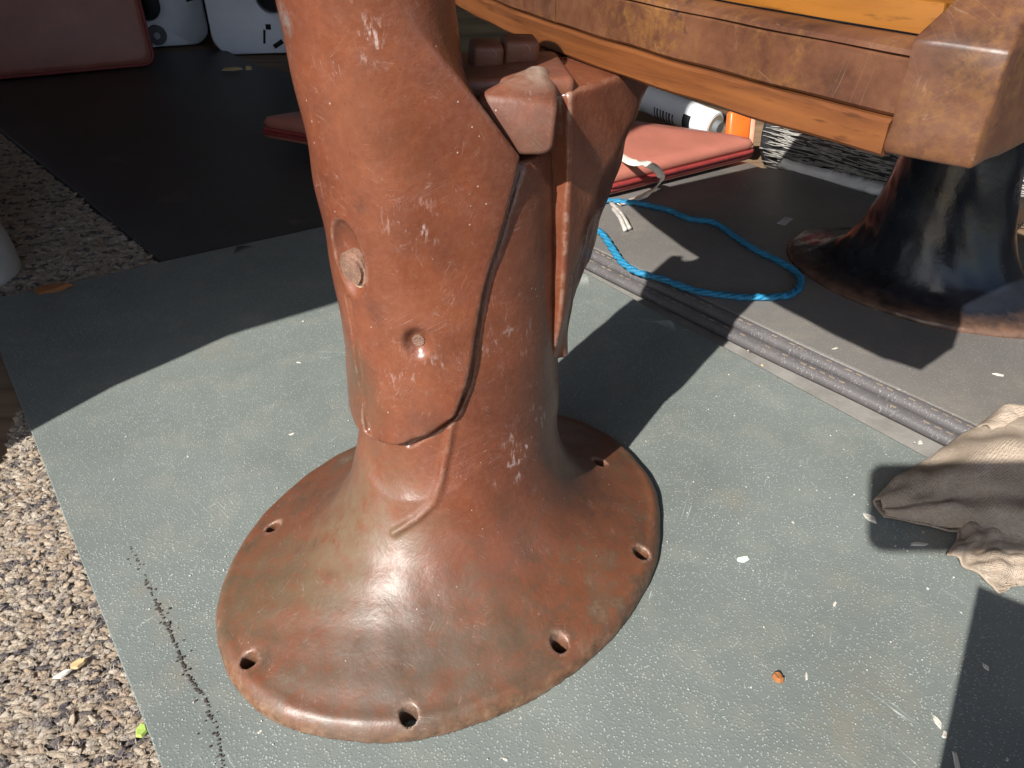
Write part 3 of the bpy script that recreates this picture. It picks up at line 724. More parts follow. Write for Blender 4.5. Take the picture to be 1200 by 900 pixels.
def f_rarm(u, v, z):
    w = u
    s, rho = f_shell(u, v, z, w, RZ, RP, 0.0065)
    s = np.maximum(s, (1 - rho) * 0.066 - 0.004)
    zz = [0.140, 0.155, 0.20, 0.26, 0.31, 0.33, 0.343, 0.37]
    wo_ = np.interp(z, zz, [0.092, 0.108, 0.136, 0.160, 0.180, 0.198, 0.225, 0.26])
    wr_ = np.interp(z, [0.14, 0.20, 0.25, 0.28, 0.31, 0.33, 0.345], [0.036, 0.042, 0.054, 0.066, 0.086, 0.106, 0.126])
    hv = np.interp(z, zz, [0.034, 0.051, 0.059, 0.061, 0.061, 0.060, 0.059, 0.059])
    av = np.abs(v); kk = (wo_ - wr_) / hv
    tb = smax(0.036 - w, av + 0.10 * (w - 0.04) - hv, 0.003)
    tb = smax(tb, (w - wo_ + kk * av) / np.sqrt(1 + kk * kk), 0.004)     # front facet and slanting outer facet
    tb = smax(tb, 0.146 - z + 0.3 * np.clip(0.06 - w, 0, 1), 0.006)
    f = smin(tb, s, 0.004) + lump(u, v, z, 0.0012)
    f = smax(f, 0.0105 - segd(u, v, z, NOTCH), 0.002)
    f = smax(f, z - 0.344, 0.004)
    return np.maximum(f, 0.05 * 0 - w - 0.0)
SCUFF = [(hit(f_larm, *p), r, a) for p, r, a in [((469, 243), 0.010, 1.0), ((486, 262), 0.020, 0.7), ((436, 45), 0.016, 0.7), ((470, 432), 0.03, 0.3), ((510, 425), 0.03, 0.25)]]
SCUFF_B = [(hit(f_body, *p), r, a) for p, r, a in [((625, 500), 0.022, 0.9), ((600, 545), 0.022, 0.95), ((612, 520), 0.022, 0.9), ((600, 400), 0.03, 0.4)]]
BARE_B = [(hit(f_body, *p), r, c, a) for p, r, c, a in [((420, 600), 0.075, (0.115, 0.078, 0.048), 0.75), ((400, 660), 0.07, (0.12, 0.085, 0.05), 0.7), ((300, 690), 0.06, (0.075, 0.06, 0.035), 0.7), ((450, 790), 0.08, (0.085, 0.062, 0.046), 0.8), ((560, 760), 0.06, (0.075, 0.052, 0.035), 0.7), ((690, 580), 0.06, (0.065, 0.03, 0.02), 0.7)]]
BARE_L = [(hit(f_larm, *p), r, c, a) for p, r, c, a in [((421, 470), 0.030, (0.075, 0.05, 0.03), 0.8), ((421, 430), 0.022, (0.075, 0.05, 0.03), 0.8), ((332, 22), 0.010, (0.13, 0.11, 0.10), 0.9), ((420, 238), 0.009, (0.06, 0.025, 0.015), 0.6), ((440, 370), 0.010, (0.08, 0.03, 0.02), 0.7), ((490, 508), 0.02, (0.07, 0.03, 0.02), 0.7)]]
def lpx0(x, y, Y): return w2l(plY(x, y, Y))
BARE_B += [(h + np.array([0, 0, 0.002]), 0.0105, (0.26, 0.17, 0.13), 0.75) for h in HOLES[:6]]
M_iron = mat_iron('brown_painted_iron', SCUFF_B, bare=BARE_B, radd=0.06)
M_iron_arm = mat_iron('brown_painted_iron_arm', SCUFF, dirt=0.0, bare=BARE_L)
M_iron_dull = mat_iron('brown_painted_iron_worn', (), dirt=0.0, radd=0.2, bare=[(lpx0(620, 88, 0.445), 0.027, (0.25, 0.19, 0.15), 0.95), (lpx0(625, 155, 0.41), 0.032, (0.085, 0.042, 0.028), 0.8)])
ped = empty('chair_pedestal', PO, PA)
tag(ped, 'brown painted cast iron chair pedestal with oval bolt-hole base and two arms', 'pedestal')
body = netmesh('column_base', f_body, (-0.212, -0.156, -0.004), (0.186, 0.152, 0.318), 0.0016, M_iron, ped)
larm = netmesh('support_arm', f_larm, (-0.115, -0.09, 0.078), (0.05, 0.09, 0.452), 0.0015, M_iron_arm, ped)
larm['label'] = 'thick upright arm with tongue, recessed bolt and pale scuffs'
rarm = netmesh('support_arm', f_rarm, (-0.004, -0.09, 0.138), (0.235, 0.09, 0.35), 0.0018, M_iron_arm, ped)
rarm['label'] = 'arm flaring out under the wooden seat, chipped along its edge'
def lpx(x, y, Y): return w2l(plY(x, y, Y))
# wedge block between the arms
fr = [(608, 183), (648, 183), (557, 112), (617, 130), (654, 121)]
bk = [(578, 103), (633, 72), (655, 92)]
Yf = 0.408
bm = bmesh.new()
hp = [lpx(x, y, Yf + 0.004 * (i > 1)) for i, (x, y) in enumerate(fr)] + [lpx(x, y, Yf + 0.045) for x, y in bk]
hp += [lpx(600, 183, Yf) + np.array([0.02, 0.045, 0]), lpx(648, 183, Yf) + np.array([0.0, 0.045, 0])]
vs = [bm.verts.new(tuple(p)) for p in hp]
r = bmesh.ops.convex_hull(bm, input=vs)
bmesh.ops.delete(bm, geom=[g for g in r['geom_interior'] if isinstance(g, bmesh.types.BMVert)], context='VERTS')
bmesh.ops.bevel(bm, geom=bm.edges[:], offset=0.0028, segments=3, profile=0.5, affect='EDGES', clamp_overlap=True)
wedge = frombm('wedge_block', bm, M_iron_dull, ped)
# bolt in the recess: washer, head
def disc(name, c, n, r, hgt, mat, parent, seg=24, rough=0.0, bev=0.0012):
    bm = bmesh.new(); bmesh.ops.create_cone(bm, cap_ends=True, segments=seg, radius1=r, radius2=r, depth=hgt)
    es = [e for e in bm.edges if abs(e.verts[0].co.z - e.verts[1].co.z) < 1e-6]
    bmesh.ops.bevel(bm, geom=es, offset=bev, segments=2, affect='EDGES')
    for v in bm.verts: v.co += Vector((random.uniform(-1, 1), random.uniform(-1, 1), random.uniform(-1, 1))) * rough
    o = frombm(name, bm, mat, parent); o.location = Vector(c); o.rotation_euler = Vector(n).to_track_quat('Z', 'Y').to_euler(); sharp(o, 40); return o
M_pale = mat_plain('chalky_primer', (0.30, 0.24, 0.165), 0.8, 0.4, 160, 0.5, 0.002)
M_bolt = mat_plain('rusty_bolt', (0.17, 0.095, 0.065), 0.55, 0.45, 120, 0.5, 0.002)
wash = disc('washer', BOLT - BN * 0.0065 + np.array([0, 0, -0.0075]), BN, 0.0125, 0.004, M_pale, ped, 28, 0.0003)
head = disc('bolt', BOLT - BN * 0.0075 + np.array([0, 0, 0.001]), BN, 0.0105, 0.0125, M_bolt, ped, 20, 0.0003, 0.002)
disc('screw', DENT - DN * 0.0052, DN, 0.005, 0.003, M_bolt, ped, 12, 0.0002)
# square nuts standing behind the wedge
for (x, y, Y, sx) in [(569, 70, 0.475, 0.0185), (608, 64, 0.485, 0.021)]:
    nb = rbox('nut', (sx, 0.018, 0.020), 0.003, M_iron_dull, ped); p = lpx(x, y, Y); nb.location = Vector(p); nb.rotation_euler = (0.1, 0.05, -PA + 0.2)
pb = rbox('top_plate', (0.075, 0.07, 0.012), 0.004, M_iron_dull, ped); pb.location = Vector(lpx(588, 88, 0.470)); pb.rotation_euler = (0, 0, -PA + 0.1)

# ================================================================== WOODEN SEAT ABOVE
ZB = 0.345
rb = np.array([gnd(x, y, ZB)[:2] for x, y in [(542, 10), (633, 53), (733, 90), (797, 113), (898, 142), (1033, 183)]])
ts = np.concatenate([[0], np.cumsum(np.linalg.norm(np.diff(rb, axis=0), axis=1))]); ts /= ts[-1]
px_ = np.polyfit(ts, rb[:, 0], 2); py_ = np.polyfit(ts, rb[:, 1], 2)
def rail(s): return np.array([np.polyval(px_, s), np.polyval(py_, s)])
def rail_n(s):
    a = rail(s + 1e-3) - rail(s - 1e-3); a /= np.linalg.norm(a); n = np.array([-a[1], a[0]])
    return n if n[0] > 0 else -n                         # pointing away from the camera
def sweep(name, prof, s0, s1, mat, parent, n=40, wob=0.0):
    V = []; Fc = []; m = len(prof)
    for i in range(n + 1):
        s = s0 + (s1 - s0) * i / n; p = rail(s); nn = rail_n(s)
        for (d, z) in prof:
            q = p + nn * (d + wob * math.sin(31 * s + z * 300)); V.append((q[0], q[1], z + wob * 0.6 * math.sin(43 * s + d * 200)))
    for i in range(n):
        for k in range(m): Fc.append((i * m + k, i * m + (k + 1) % m, (i + 1) * m + (k + 1) % m, (i + 1) * m + k))
    Fc.append(tuple(range(m))); Fc.append(tuple(n * m + k for k in range(m))[::-1])
    o = frompy(name, V, Fc, mat, parent); bm = bmesh.new(); bm.from_mesh(o.data); bmesh.ops.recalc_face_normals(bm, faces=bm.faces); bm.to_mesh(o.data); bm.free(); sharp(o, 35); return o
def rrect(d0, d1, z0, z1, r=0.0015):
    return [(d0 + r, z0), (d1 - r, z0), (d1, z0 + r), (d1, z1 - r), (d1 - r, z1), (d0 + r, z1), (d0, z1 - r), (d0, z0 + r)]
M_oak = mat_wood('orange_varnished_wood', (0.120, 0.040, 0.012), (0.165, 0.058, 0.016), 0.42, 1.0, turn=R(63))
M_seat = mat_wood('orange_seat_board', (0.165, 0.060, 0.009), (0.220, 0.085, 0.013), 0.32, 0.8, turn=R(63))
M_worn = mat_worn_paint('rubbed_brown_varnish')
seat = empty('wooden_seat', tuple(rail(0.6)) + (0.0,)); tag(seat, 'varnished wooden seat edge with rubbed brown apron and corner post', 'seat')
seat_parts = []
ZS = ZB + 0.0155; ZA = ZS + 0.024
seat_parts.append(sweep('edge_strip', rrect(-0.002, 0.020, ZB, ZS), -0.12, 1.0, M_oak, None, 40, 0.0004))
seat_parts.append(sweep('apron', rrect(0.0, 0.022, ZS + 0.0006, ZA), -0.12, 0.418, M_worn, None, 26, 0.0004))
seat_parts.append(sweep('apron', rrect(0.0004, 0.022, ZS + 0.0006, ZA), 0.42, 1.0, M_worn, None, 26, 0.0004))
seat_parts.append(sweep('moulding', [(0.0, ZA + 0.0004), (0.0225, ZA + 0.0004), (0.0225, ZA + 0.004), (0.010, ZA + 0.0052), (0.004, ZA + 0.0042), (0.0008, ZA + 0.0024)], -0.12, 1.0, M_worn, None, 40, 0.0002))
# seat board: flat board from behind the moulding out to the back
sb = [rail(s) + rail_n(s) * 0.016 for s in np.linspace(-0.12, 1.0, 20)]; tail = [rail(1.0) + rail_n(0.6) * 0.42, rail(-0.12) + rail_n(0.6) * 0.42]
seat_parts.append(prism('seat_board', [tuple(p) for p in sb + tail], ZA + 0.0056, ZA + 0.018, M_seat, None, 0.002))
# corner post: square foot with a sloped shoulder and a slimmer upright
k0 = gnd(1034, 176, ZB + 0.003)[:2]; k1 = gnd(1138, 196, ZB + 0.003)[:2]; k2 = gnd(1222, 158, ZB + 0.003)[:2]; k3 = k0 + (k2 - k1)
def quadv(z, ins): 
    c = (k0 + k1 + k2 + k3) / 4; return [tuple(p + (c - p) * ins) + (z,) for p in (k0, k1, k2, k3)]
bm = bmesh.new(); rings = []
for z, ins, sx in [(ZB + 0.002, 0.03, 0), (ZB + 0.006, 0.0, 0), (ZB + 0.046, 0.0, 0), (ZB + 0.062, 0.26, 0.010), (ZB + 0.075, 0.34, 0.014), (ZB + 0.25, 0.34, 0.014)]:
    ex = (k2 - k1) / np.linalg.norm(k2 - k1) * sx
    rings.append([bm.verts.new((x + ex[0], y + ex[1], zz)) for x, y, zz in quadv(z, ins)])
for A, B in zip(rings[:-1], rings[1:]):
    for k in range(4): bm.faces.new((A[k], A[(k + 1) % 4], B[(k + 1) % 4], B[k]))
bm.faces.new(rings[0][::-1]); bm.faces.new(rings[-1]); bmesh.ops.recalc_face_normals(bm, faces=bm.faces)
bmesh.ops.bevel(bm, geom=bm.edges[:], offset=0.0012, segments=2, profile=0.5, affect='EDGES')
bmesh.ops.subdivide_edges(bm, edges=[e for e in bm.edges if e.calc_length() > 0.02], cuts=4, use_grid_fill=True)
for v in bm.verts:
    a = v.co * 140; v.co += Vector((math.sin(a.y + 2 * a.z), math.sin(a.x * 1.3 + a.z), math.sin(a.x + a.y))) * 0.0004
M_post = mat_worn_paint('post_varnish', 0.4)
po = frombm('corner_post', bm, M_post); sharp(po, 40); seat_parts.append(po)
for o in seat_parts:
    o.parent = seat; o.matrix_parent_inverse = Matrix.Translation(-seat.location)

# ================================================================== BLACK PEDESTAL
QO = np.array([0.507, 0.858, T2 - 0.001]); QA = R(-43)
def f_black(u, v, z):
    r = np.sqrt(u * u + v * v + 1e-9); c, s = u / r, v / r
    Rr = 1 / np.sqrt((c / 0.170) ** 2 + (s / 0.122) ** 2); Rc = 0.042
    t = np.clip((r - Rc) / (Rr - Rc), 0, 1.2); q = np.clip(1 - t, 0, 1)
    Z = 0.007 + 0.19 * q ** 3.4 + 0.005 * (1 - (1 - q) ** 5); dZ = (0.19 * 3.4 * q ** 2.4 + 0.025 * (1 - q) ** 4) / (Rr - Rc)
    f = smax((z - Z) / np.sqrt(1 + dZ * dZ), (r - Rr) * 0.95, 0.007)
    col = np.sqrt((u / 1.0) ** 2 + (v / 1.0) ** 2 + 1e-9) - (0.052 - 0.008 * np.clip(z / 0.3, 0, 1))
    f = smin(f, col, 0.05)
    f = smax(f, z - 0.318, 0.01) + lump(u, v, z, 0.0008)
    return np.maximum(f, -z)
bped = empty('chair_pedestal', QO, QA)
tag(bped, 'black painted cast iron chair pedestal with rusty rim and red paint patch', 'pedestal')
def w2q(p):
    q = np.asarray(p) - QO; c_, s_ = math.cos(QA), math.sin(QA); return np.array([q[0] * c_ + q[1] * s_, -q[0] * s_ + q[1] * c_, q[2]])
M_blk = mat_black_iron('black_painted_iron', w2q(gnd(962, 279, T2 + 0.012)), [(w2q(plY(1192, 205, 0.84)), 0.045)])
netmesh('column_base', f_black, (-0.18, -0.132, -0.004), (0.18, 0.132, 0.324), 0.0026, M_blk, bped)

# ================================================================== CUSHIONS
M_red = mat_plain('red_vinyl', (0.35, 0.125, 0.090), 0.42, 0.12, 14, 0.25, 0.0012)
M_redp = mat_plain('dark_red_piping', (0.22, 0.030, 0.028), 0.45, 0.2, 60, 0.2)
def cushion_layer(parent, poly, z0, z1, rad=0.02, puff=0.006, pz=()):
    """rounded pad over a polygon with piping round its upper and lower edge"""
    P = []; n = len(poly)
    for i in range(n):
        a, b, c = [np.array(poly[(i + k) % n]) for k in (-1, 0, 1)]
        u1 = (a - b) / np.linalg.norm(a - b); u2 = (c - b) / np.linalg.norm(c - b)
        for s in np.linspace(0, 1, 6): P.append((1 - s) ** 2 * (b + u1 * rad) + 2 * s * (1 - s) * b + s * s * (b + u2 * rad))
    P = np.array(P); cen = P.mean(0); V = []; Fc = []; m = len(P)
    prof = [(0.25, z0 - puff * 0.2), (0.90, z0), (0.985, z0 + 0.004), (1.0, (z0 + z1) / 2), (0.985, z1 - 0.004), (0.93, z1), (0.6, z1 + puff * 0.8), (0.25, z1 + puff)]
    for k, z in prof:
        for p in P: q = cen + (p - cen) * k; V.append((q[0], q[1], z))
    for i in range(len(prof) - 1):
        for k in range(m): Fc.append((i * m + k, i * m + (k + 1) % m, (i + 1) * m + (k + 1) % m, (i + 1) * m + k))
    Fc.append(tuple(range(m))[::-1]); Fc.append(tuple((len(prof) - 1) * m + k for k in range(m)))
    pad = frompy('pad', V, Fc, M_red, parent)
    for z in pz:
        pts = [tuple(cen + (p - cen) * 0.997) + (z,) for p in P]
        tv, tf = tube_mesh(pts, 0.004, 8, True); frompy('piping', tv, tf, M_redp, pad)
    return pad
ZC = T2
cl = np.array(gxy(304, 163, ZC)); cn = np.array(gxy(705, 236, ZC)); cr = np.array(gxy(884, 190, ZC)); cf = cl + (cr - cn)
cush = empty('seat_cushion', (0, 0, 0)); tag(cush, 'pair of red vinyl seat cushions lying stacked behind the brown pedestal', 'cushion')
pol = [cl, cn, cr, cf]
cushion_layer(cush, pol, ZC + 0.001, ZC + 0.016, pz=(ZC + 0.014,)); cushion_layer(cush, [p + np.array([0.003, -0.002]) for p in pol], ZC + 0.018, ZC + 0.044, 0.025, 0.010, pz=(ZC + 0.021,))
# cushion standing up at the left, leaning back
a0 = gnd(-90, 101, 0); a1 = gnd(183, 76, 0); dirc = (a1 - a0)[:2]; wd = np.linalg.norm(dirc); dirc /= wd
lc = empty('seat_cushion', (a1[0], a1[1], 0.002), math.atan2(dirc[1], dirc[0])); tag(lc, 'red vinyl cushion standing on edge before the white van door', 'cushion')
pad = cushion_layer(lc, [(-wd, 0), (0, 0), (0, 0.50), (-wd, 0.50)], -0.035, 0.0, 0.03, 0.004, pz=(-0.004,))
lc.rotation_euler = (R(90 - 14), 0, math.atan2(dirc[1], dirc[0]))
# cotton strap round the cushions
M_strap = mat_plain('white_cotton', (0.62, 0.56, 0.48), 0.85, 0.12, 200, 0.4)
sp_ = [plY(712, 172, 1.285), gnd(737, 189, ZC + 0.057), gnd(757, 192, ZC + 0.057), gnd(770, 199, ZC + 0.054), gnd(775, 209, ZC + 0.045), gnd(770, 218, ZC + 0.028), gnd(760, 227, ZC + 0.008), gnd(746, 233, ZC + 0.003), gnd(725, 239, ZC + 0.003)]
S = spline(sp_, 6); V = []; Fc = []
for i, p in enumerate(S):
    tdir = S[min(i + 1, len(S) - 1)] - S[max(i - 1, 0)]; tdir /= np.linalg.norm(tdir); side = np.cross(tdir, np.array([-0.45, -0.35, 0.8])); side /= np.linalg.norm(side)
    up = np.cross(side, tdir)
    for a, b in ((-1, -1), (1, -1), (1, 1), (-1, 1)): V.append(p + side * a * 0.0055 + up * b * 0.0008)
for i in range(len(S) - 1):
    for k in range(4): Fc.append((i * 4 + k, i * 4 + (k + 1) % 4, i * 4 + 4 + (k + 1) % 4, i * 4 + 4 + k))
Fc += [(0, 1, 2, 3), tuple(len(V) - 4 + k for k in range(4))[::-1]]
tag(frompy('strap', V, Fc, M_strap), 'white cotton strap looped over the stacked red cushions', 'strap')

# ================================================================== SEALANT TUBE, ORANGE POUCH, SILVER ROLL
M_tubew = mat_plain('white_plastic', (0.66, 0.69, 0.72), 0.35, 0.05, 20, 0.05)
M_ink = mat_plain('black_ink', (0.012, 0.012, 0.014), 0.4, 0.1, 30, 0.0)
M_grey = mat_plain('grey_cap', (0.13, 0.14, 0.15), 0.45, 0.15, 30, 0.1)
M_orange = mat_plain('orange_plastic', (0.80, 0.13, 0.020), 0.35, 0.15, 30, 0.2)
M_clear = mat_plain('pale_film', (0.70, 0.33, 0.22), 0.25, 0.2, 40, 0.2)
tz = ZC + 0.052 + 0.026
tb0 = plY(838, 148, 1.46); tb1 = plY(740, 108, 1.62)
ax_ = (tb1 - tb0); TL = float(np.linalg.norm(ax_)); ax_ /= TL
tr = empty('sealant_tube', tuple(tb0)); tr.rotation_euler = Vector(ax_).to_track_quat('Z', 'Y').to_euler(); tag(tr, 'white sealant cartridge with black print lying beyond the red cushion', 'tube')
def lathe(name, prof, mat, parent, seg=28):
    V = []; Fc = []
    for r_, z in prof:
        for k in range(seg): V.append((r_ * math.cos(2 * math.pi * k / seg), r_ * math.sin(2 * math.pi * k / seg), z))
    for i in range(len(prof) - 1):
        for k in range(seg): Fc.append((i * seg + k, i * seg + (k + 1) % seg, (i + 1) * seg + (k + 1) % seg, (i + 1) * seg + k))
    Fc.append(tuple(range(seg))[::-1]); Fc.append(tuple((len(prof) - 1) * seg + k for k in range(seg)))
    o = frompy(name, V, Fc, mat, parent); sharp(o, 35); return o
RT = 0.027
lathe('barrel', [(RT * 0.90, 0.0), (RT, 0.003), (RT, 0.022), (RT * 0.985, 0.024), (RT * 0.985, TL)], M_tubew, tr)
lathe('end_disc', [(RT * 0.80, -0.0015), (RT * 0.80, 0.001)], mat_plain('tan_end', (0.36, 0.31, 0.25), 0.6, 0.1, 30, 0.1), tr)
lathe('plunger', [(RT * 0.40, -0.012), (RT * 0.46, -0.010), (RT * 0.46, -0.0016)], M_grey, tr)
def band(name, z0, z1, a0, a1, mat, parent, r=RT * 0.985 + 0.0004):
    n = 8; V = []; Fc = []
    for z in (z0, z1):
        for rr in (r, r - 0.0006):
            for k in range(n + 1): th = a0 + (a1 - a0) * k / n; V.append((rr * math.cos(th), rr * math.sin(th), z))
    m = n + 1
    for k in range(n): Fc.append((k, k + 1, 2 * m + k + 1, 2 * m + k)); Fc.append((m + k + 1, m + k, 3 * m + k, 3 * m + k + 1))
    return frompy(name, V, Fc, mat, parent)
inv = Vector(ax_).to_track_quat('Z', 'Y').inverted()
cdir = inv @ Vector(CC - tb0); ca0 = math.atan2(cdir.y, cdir.x); dnl = inv @ Vector((0, 0, -1)); dn_a = math.atan2(dnl.y, dnl.x)
sgn = 1 if math.sin(dn_a - ca0) > 0 else -1
def band2(z0, z1, d0, d1, mat): return band('print_mark', z0, z1, ca0 + sgn * R(min(d0, d1)), ca0 + sgn * R(max(d0, d1)), mat, tr)
band2(0.040, 0.058, 0, 75, M_ink)
for k in range(7): band2(0.080 + k * 0.0075, 0.083 + k * 0.0075 + 0.001 * (k % 2), 20, 78, M_ink)
pc = plY(866, 150, 1.40)
op = rbox('orange_pouch', (0.044, 0.018, 0.056), 0.006, M_orange); op.location = Vector(pc) + Vector((-0.002, 0, 0)); op.rotation_euler = (R(-18), R(6), R(15))
tag(op, 'orange plastic pouch with clear edge beside the sealant tube', 'pouch')
oc = rbox('clear_edge', (0.012, 0.010, 0.060), 0.003, M_clear, op); oc.location = (0.027, 0, -0.004)
# crinkled black and silver roll on the floor
M_foil = mat_plain('black_film', (0.03, 0.03, 0.033), 0.3, 0.5, 80, 0.3)
M_silver = mat_plain('silver_strand', (0.30, 0.29, 0.27), 0.35, 0.5, 80, 0.2)
s0_ = np.array(gxy(872, 196, 0)); s1_ = np.array(gxy(1060, 250, 0)); sdv = s1_ - s0_; sl_ = np.linalg.norm(sdv); sdv /= sl_; snv = np.array([-sdv[1], sdv[0]]); snv = snv if snv[1] > 0 else -snv
roll = empty('insulation_roll', tuple(s0_ + sdv * sl_ / 2 + snv * 0.09) + (FLOOR,)); tag(roll, 'crinkled black and silver insulation roll on the plywood floor', 'insulation')
rc = s0_ + snv * 0.09
pts = [tuple(rc + sdv * (k / 40 * sl_ * 1.4 + 0.015)) + (0.058,) for k in range(41)]
V, Fc = tube_mesh(pts, [0.078 + 0.002 * math.sin(k * 1.7) for k in range(41)], 28); ro = frompy('roll_core', V, Fc, M_foil); ro.parent = roll; ro.matrix_parent_inverse = Matrix.Translation(-roll.location)
V = []; Fc = []; colm = []
for k in range(1300):
    th = random.uniform(R(80), R(250)); L = random.uniform(0.02, 0.06); s = random.uniform(0.015, sl_ * 1.4); r0 = 0.0805 + random.uniform(0, 0.003)
    w = random.uniform(0.0006, 0.0018); sk = random.uniform(-0.07, 0.07)
    def pp(ds, dth, dr):
        a = th + dth; c = rc + sdv * (s + ds) + snv * (-(r0 + dr) * math.cos(math.pi - a)); return (c[0], c[1], 0.058 + (r0 + dr) * math.sin(math.pi - a) * 1.0)
    b0 = len(V); V += [pp(0, -w / r0 / 2, 0), pp(0, w / r0 / 2, 0), pp(L, sk + w / r0 / 2, 0), pp(L, sk - w / r0 / 2, 0), pp(L / 2, sk / 2, 0.0022)]
    Fc += [(b0, b0 + 1, b0 + 4), (b0 + 1, b0 + 2, b0 + 4), (b0 + 2, b0 + 3, b0 + 4), (b0 + 3, b0, b0 + 4)]
so = frompy('silver_strands', V, Fc, M_silver); so['kind'] = 'stuff'; so.parent = roll; so.matrix_parent_inverse = Matrix.Translation(-roll.location)
# ragged white sheet edge in front of it
M_ragw = mat_plain('white_film', (0.72, 0.71, 0.68), 0.5, 0.1, 40, 0.3)
w0, w1 = np.array(gxy(912, 193, 0.024)), np.array(gxy(1040, 229, 0.024)); V = []; Fc = []; n = 70
for k in range(n + 1):
    s = k / n; p = w0 * (1 - s) + w1 * s; wv = 0.010 + 0.012 * (s > 0.45) * random.random() + 0.012 * s
    for d, z in ((0, 0.023), (wv, 0.032), (wv + 0.004, 0.028), (0.004, 0.015)): q = p + snv * d * 1.2; V.append((q[0], q[1], z + 0.0006 * math.sin(k * 0.7)))
for k in range(n):
    for j in range(4): Fc.append((k * 4 + j, k * 4 + (j + 1) % 4, k * 4 + 4 + (j + 1) % 4, k * 4 + 4 + j))
tag(frompy('white_sheet', V, Fc, M_ragw), 'ragged white plastic sheet edge along the insulation roll', 'sheet')

# ================================================================== ROPE, TAPE
M_rope = mat_plain('blue_rope', (0.012, 0.165, 0.30), 0.5, 0.35, 160, 0.5, 0.002)
zr = T2 + 0.003
rp = [gnd(640, 238, zr), gnd(690, 236, zr), gnd(724, 237, zr), gnd(752, 240, zr), gnd(785, 248, zr), gnd(806, 257, zr), gnd(836, 262, zr), gnd(858, 276, zr), gnd(880, 291, zr), gnd(910, 306, zr), gnd(930, 318, zr), gnd(938, 331, zr), gnd(928, 345, zr), gnd(905, 349, zr), gnd(868, 349, zr), gnd(820, 343, zr), gnd(775, 328, zr), gnd(740, 317, zr), gnd(722, 300, zr), gnd(712, 284, zr), gnd(695, 268, zr), gnd(650, 255, zr)]
S = spline(rp, 14); V = []; Fc = []; ln = np.concatenate([[0], np.cumsum(np.linalg.norm(np.diff(S, axis=0), axis=1))])
for st_ in range(3):
    pts = []
    for i, p in enumerate(S):
        t = S[min(i + 1, len(S) - 1)] - S[max(i - 1, 0)]; t /= np.linalg.norm(t); sdd = np.cross(t, [0, 0, 1.0]); th = ln[i] * 160 + st_ * 2.094
        pts.append(p + sdd * math.cos(th) * 0.0026 + np.array([0, 0, 1]) * (0.0014 + 0.0014 * math.sin(th)))
    tv, tf = tube_mesh(pts, [0.0027 + 0.0005 * math.sin(i * 0.9 + st_) for i in range(len(pts))], 6); b0 = len(V); V += tv; Fc += [tuple(b0 + q for q in f) for f in tf]
rope = frompy('blue_rope', V, Fc, M_rope); tag(rope, 'bright blue rope lying in a loop on the folded mat', 'rope')
V = []; Fc = []
for (px0, px1) in [((716, 238), (738, 268)), ((718, 244), (733, 270))]:
    pts = spline([gnd(*px0, zr + 0.002), gnd((px0[0] + px1[0]) / 2 + 1, (px0[1] + px1[1]) / 2 - 2, zr + 0.006), gnd(*px1, zr)], 5); tv, tf = tube_mesh(pts, 0.0034, 6); b0 = len(V); V += tv; Fc += [tuple(b0 + q for q in f) for f in tf]
te = frompy('taped_rope_end', V, Fc, mat_plain('grey_tape', (0.36, 0.34, 0.31), 0.6, 0.3, 90, 0.3)); te.parent = rope
tp = rbox('tape_mark', (0.030, 0.012, 0.0008), 0.0002, mat_plain('white_tape', (0.42, 0.40, 0.41), 0.7, 0.1, 60, 0.1)); g = gnd(920, 259, T2 + 0.0006); tp.location = Vector(g); tp.rotation_euler = (0, 0, R(52))
tag(tp, 'small white rectangle of tape stuck on the folded mat', 'tape')

# ================================================================== RAG
def mat_rag():
    t = NT('waffle_cotton')
    at = t.n('ShaderNodeUVMap'); at.uv_map = 'weave'
    xs = t.sep(at.outputs[0]); 
    a = t.math('SINE', mul(t, xs[0], 2000.0)); b = t.math('SINE', mul(t, xs[1], 2000.0)); h = t.math('ADD', mul(t, a, b), mul(t, a, 0.0))
    n = t.noise(25, 5, 0.65)
    c = t.ramp(n, [(0.3, (0.33, 0.265, 0.205)), (0.55, (0.42, 0.345, 0.27)), (0.75, (0.50, 0.42, 0.34))])
    c = t.mix(t.ramp(h, [(0.0, 0.28), (0.5, 0.0)]), c, (0.22, 0.17, 0.13)); c = t.mix(t.ramp(t.noise(420, 4, 0.7), [(0.40, 0.4), (0.6, 0.0)]), c, (0.20, 0.155, 0.12))
    c = t.mix(t.ramp(t.noise(60, 4, 0.6), [(0.62, 0.0), (0.7, 0.5)]), c, (0.50, 0.44, 0.36))
    t.bump(h, 0.5, 0.0006); t.bump(t.noise(420, 4, 0.7), 0.9, 0.0015)
    return t.fin(c, 0.95, 0.0, 0.05)
M_rag = mat_rag()
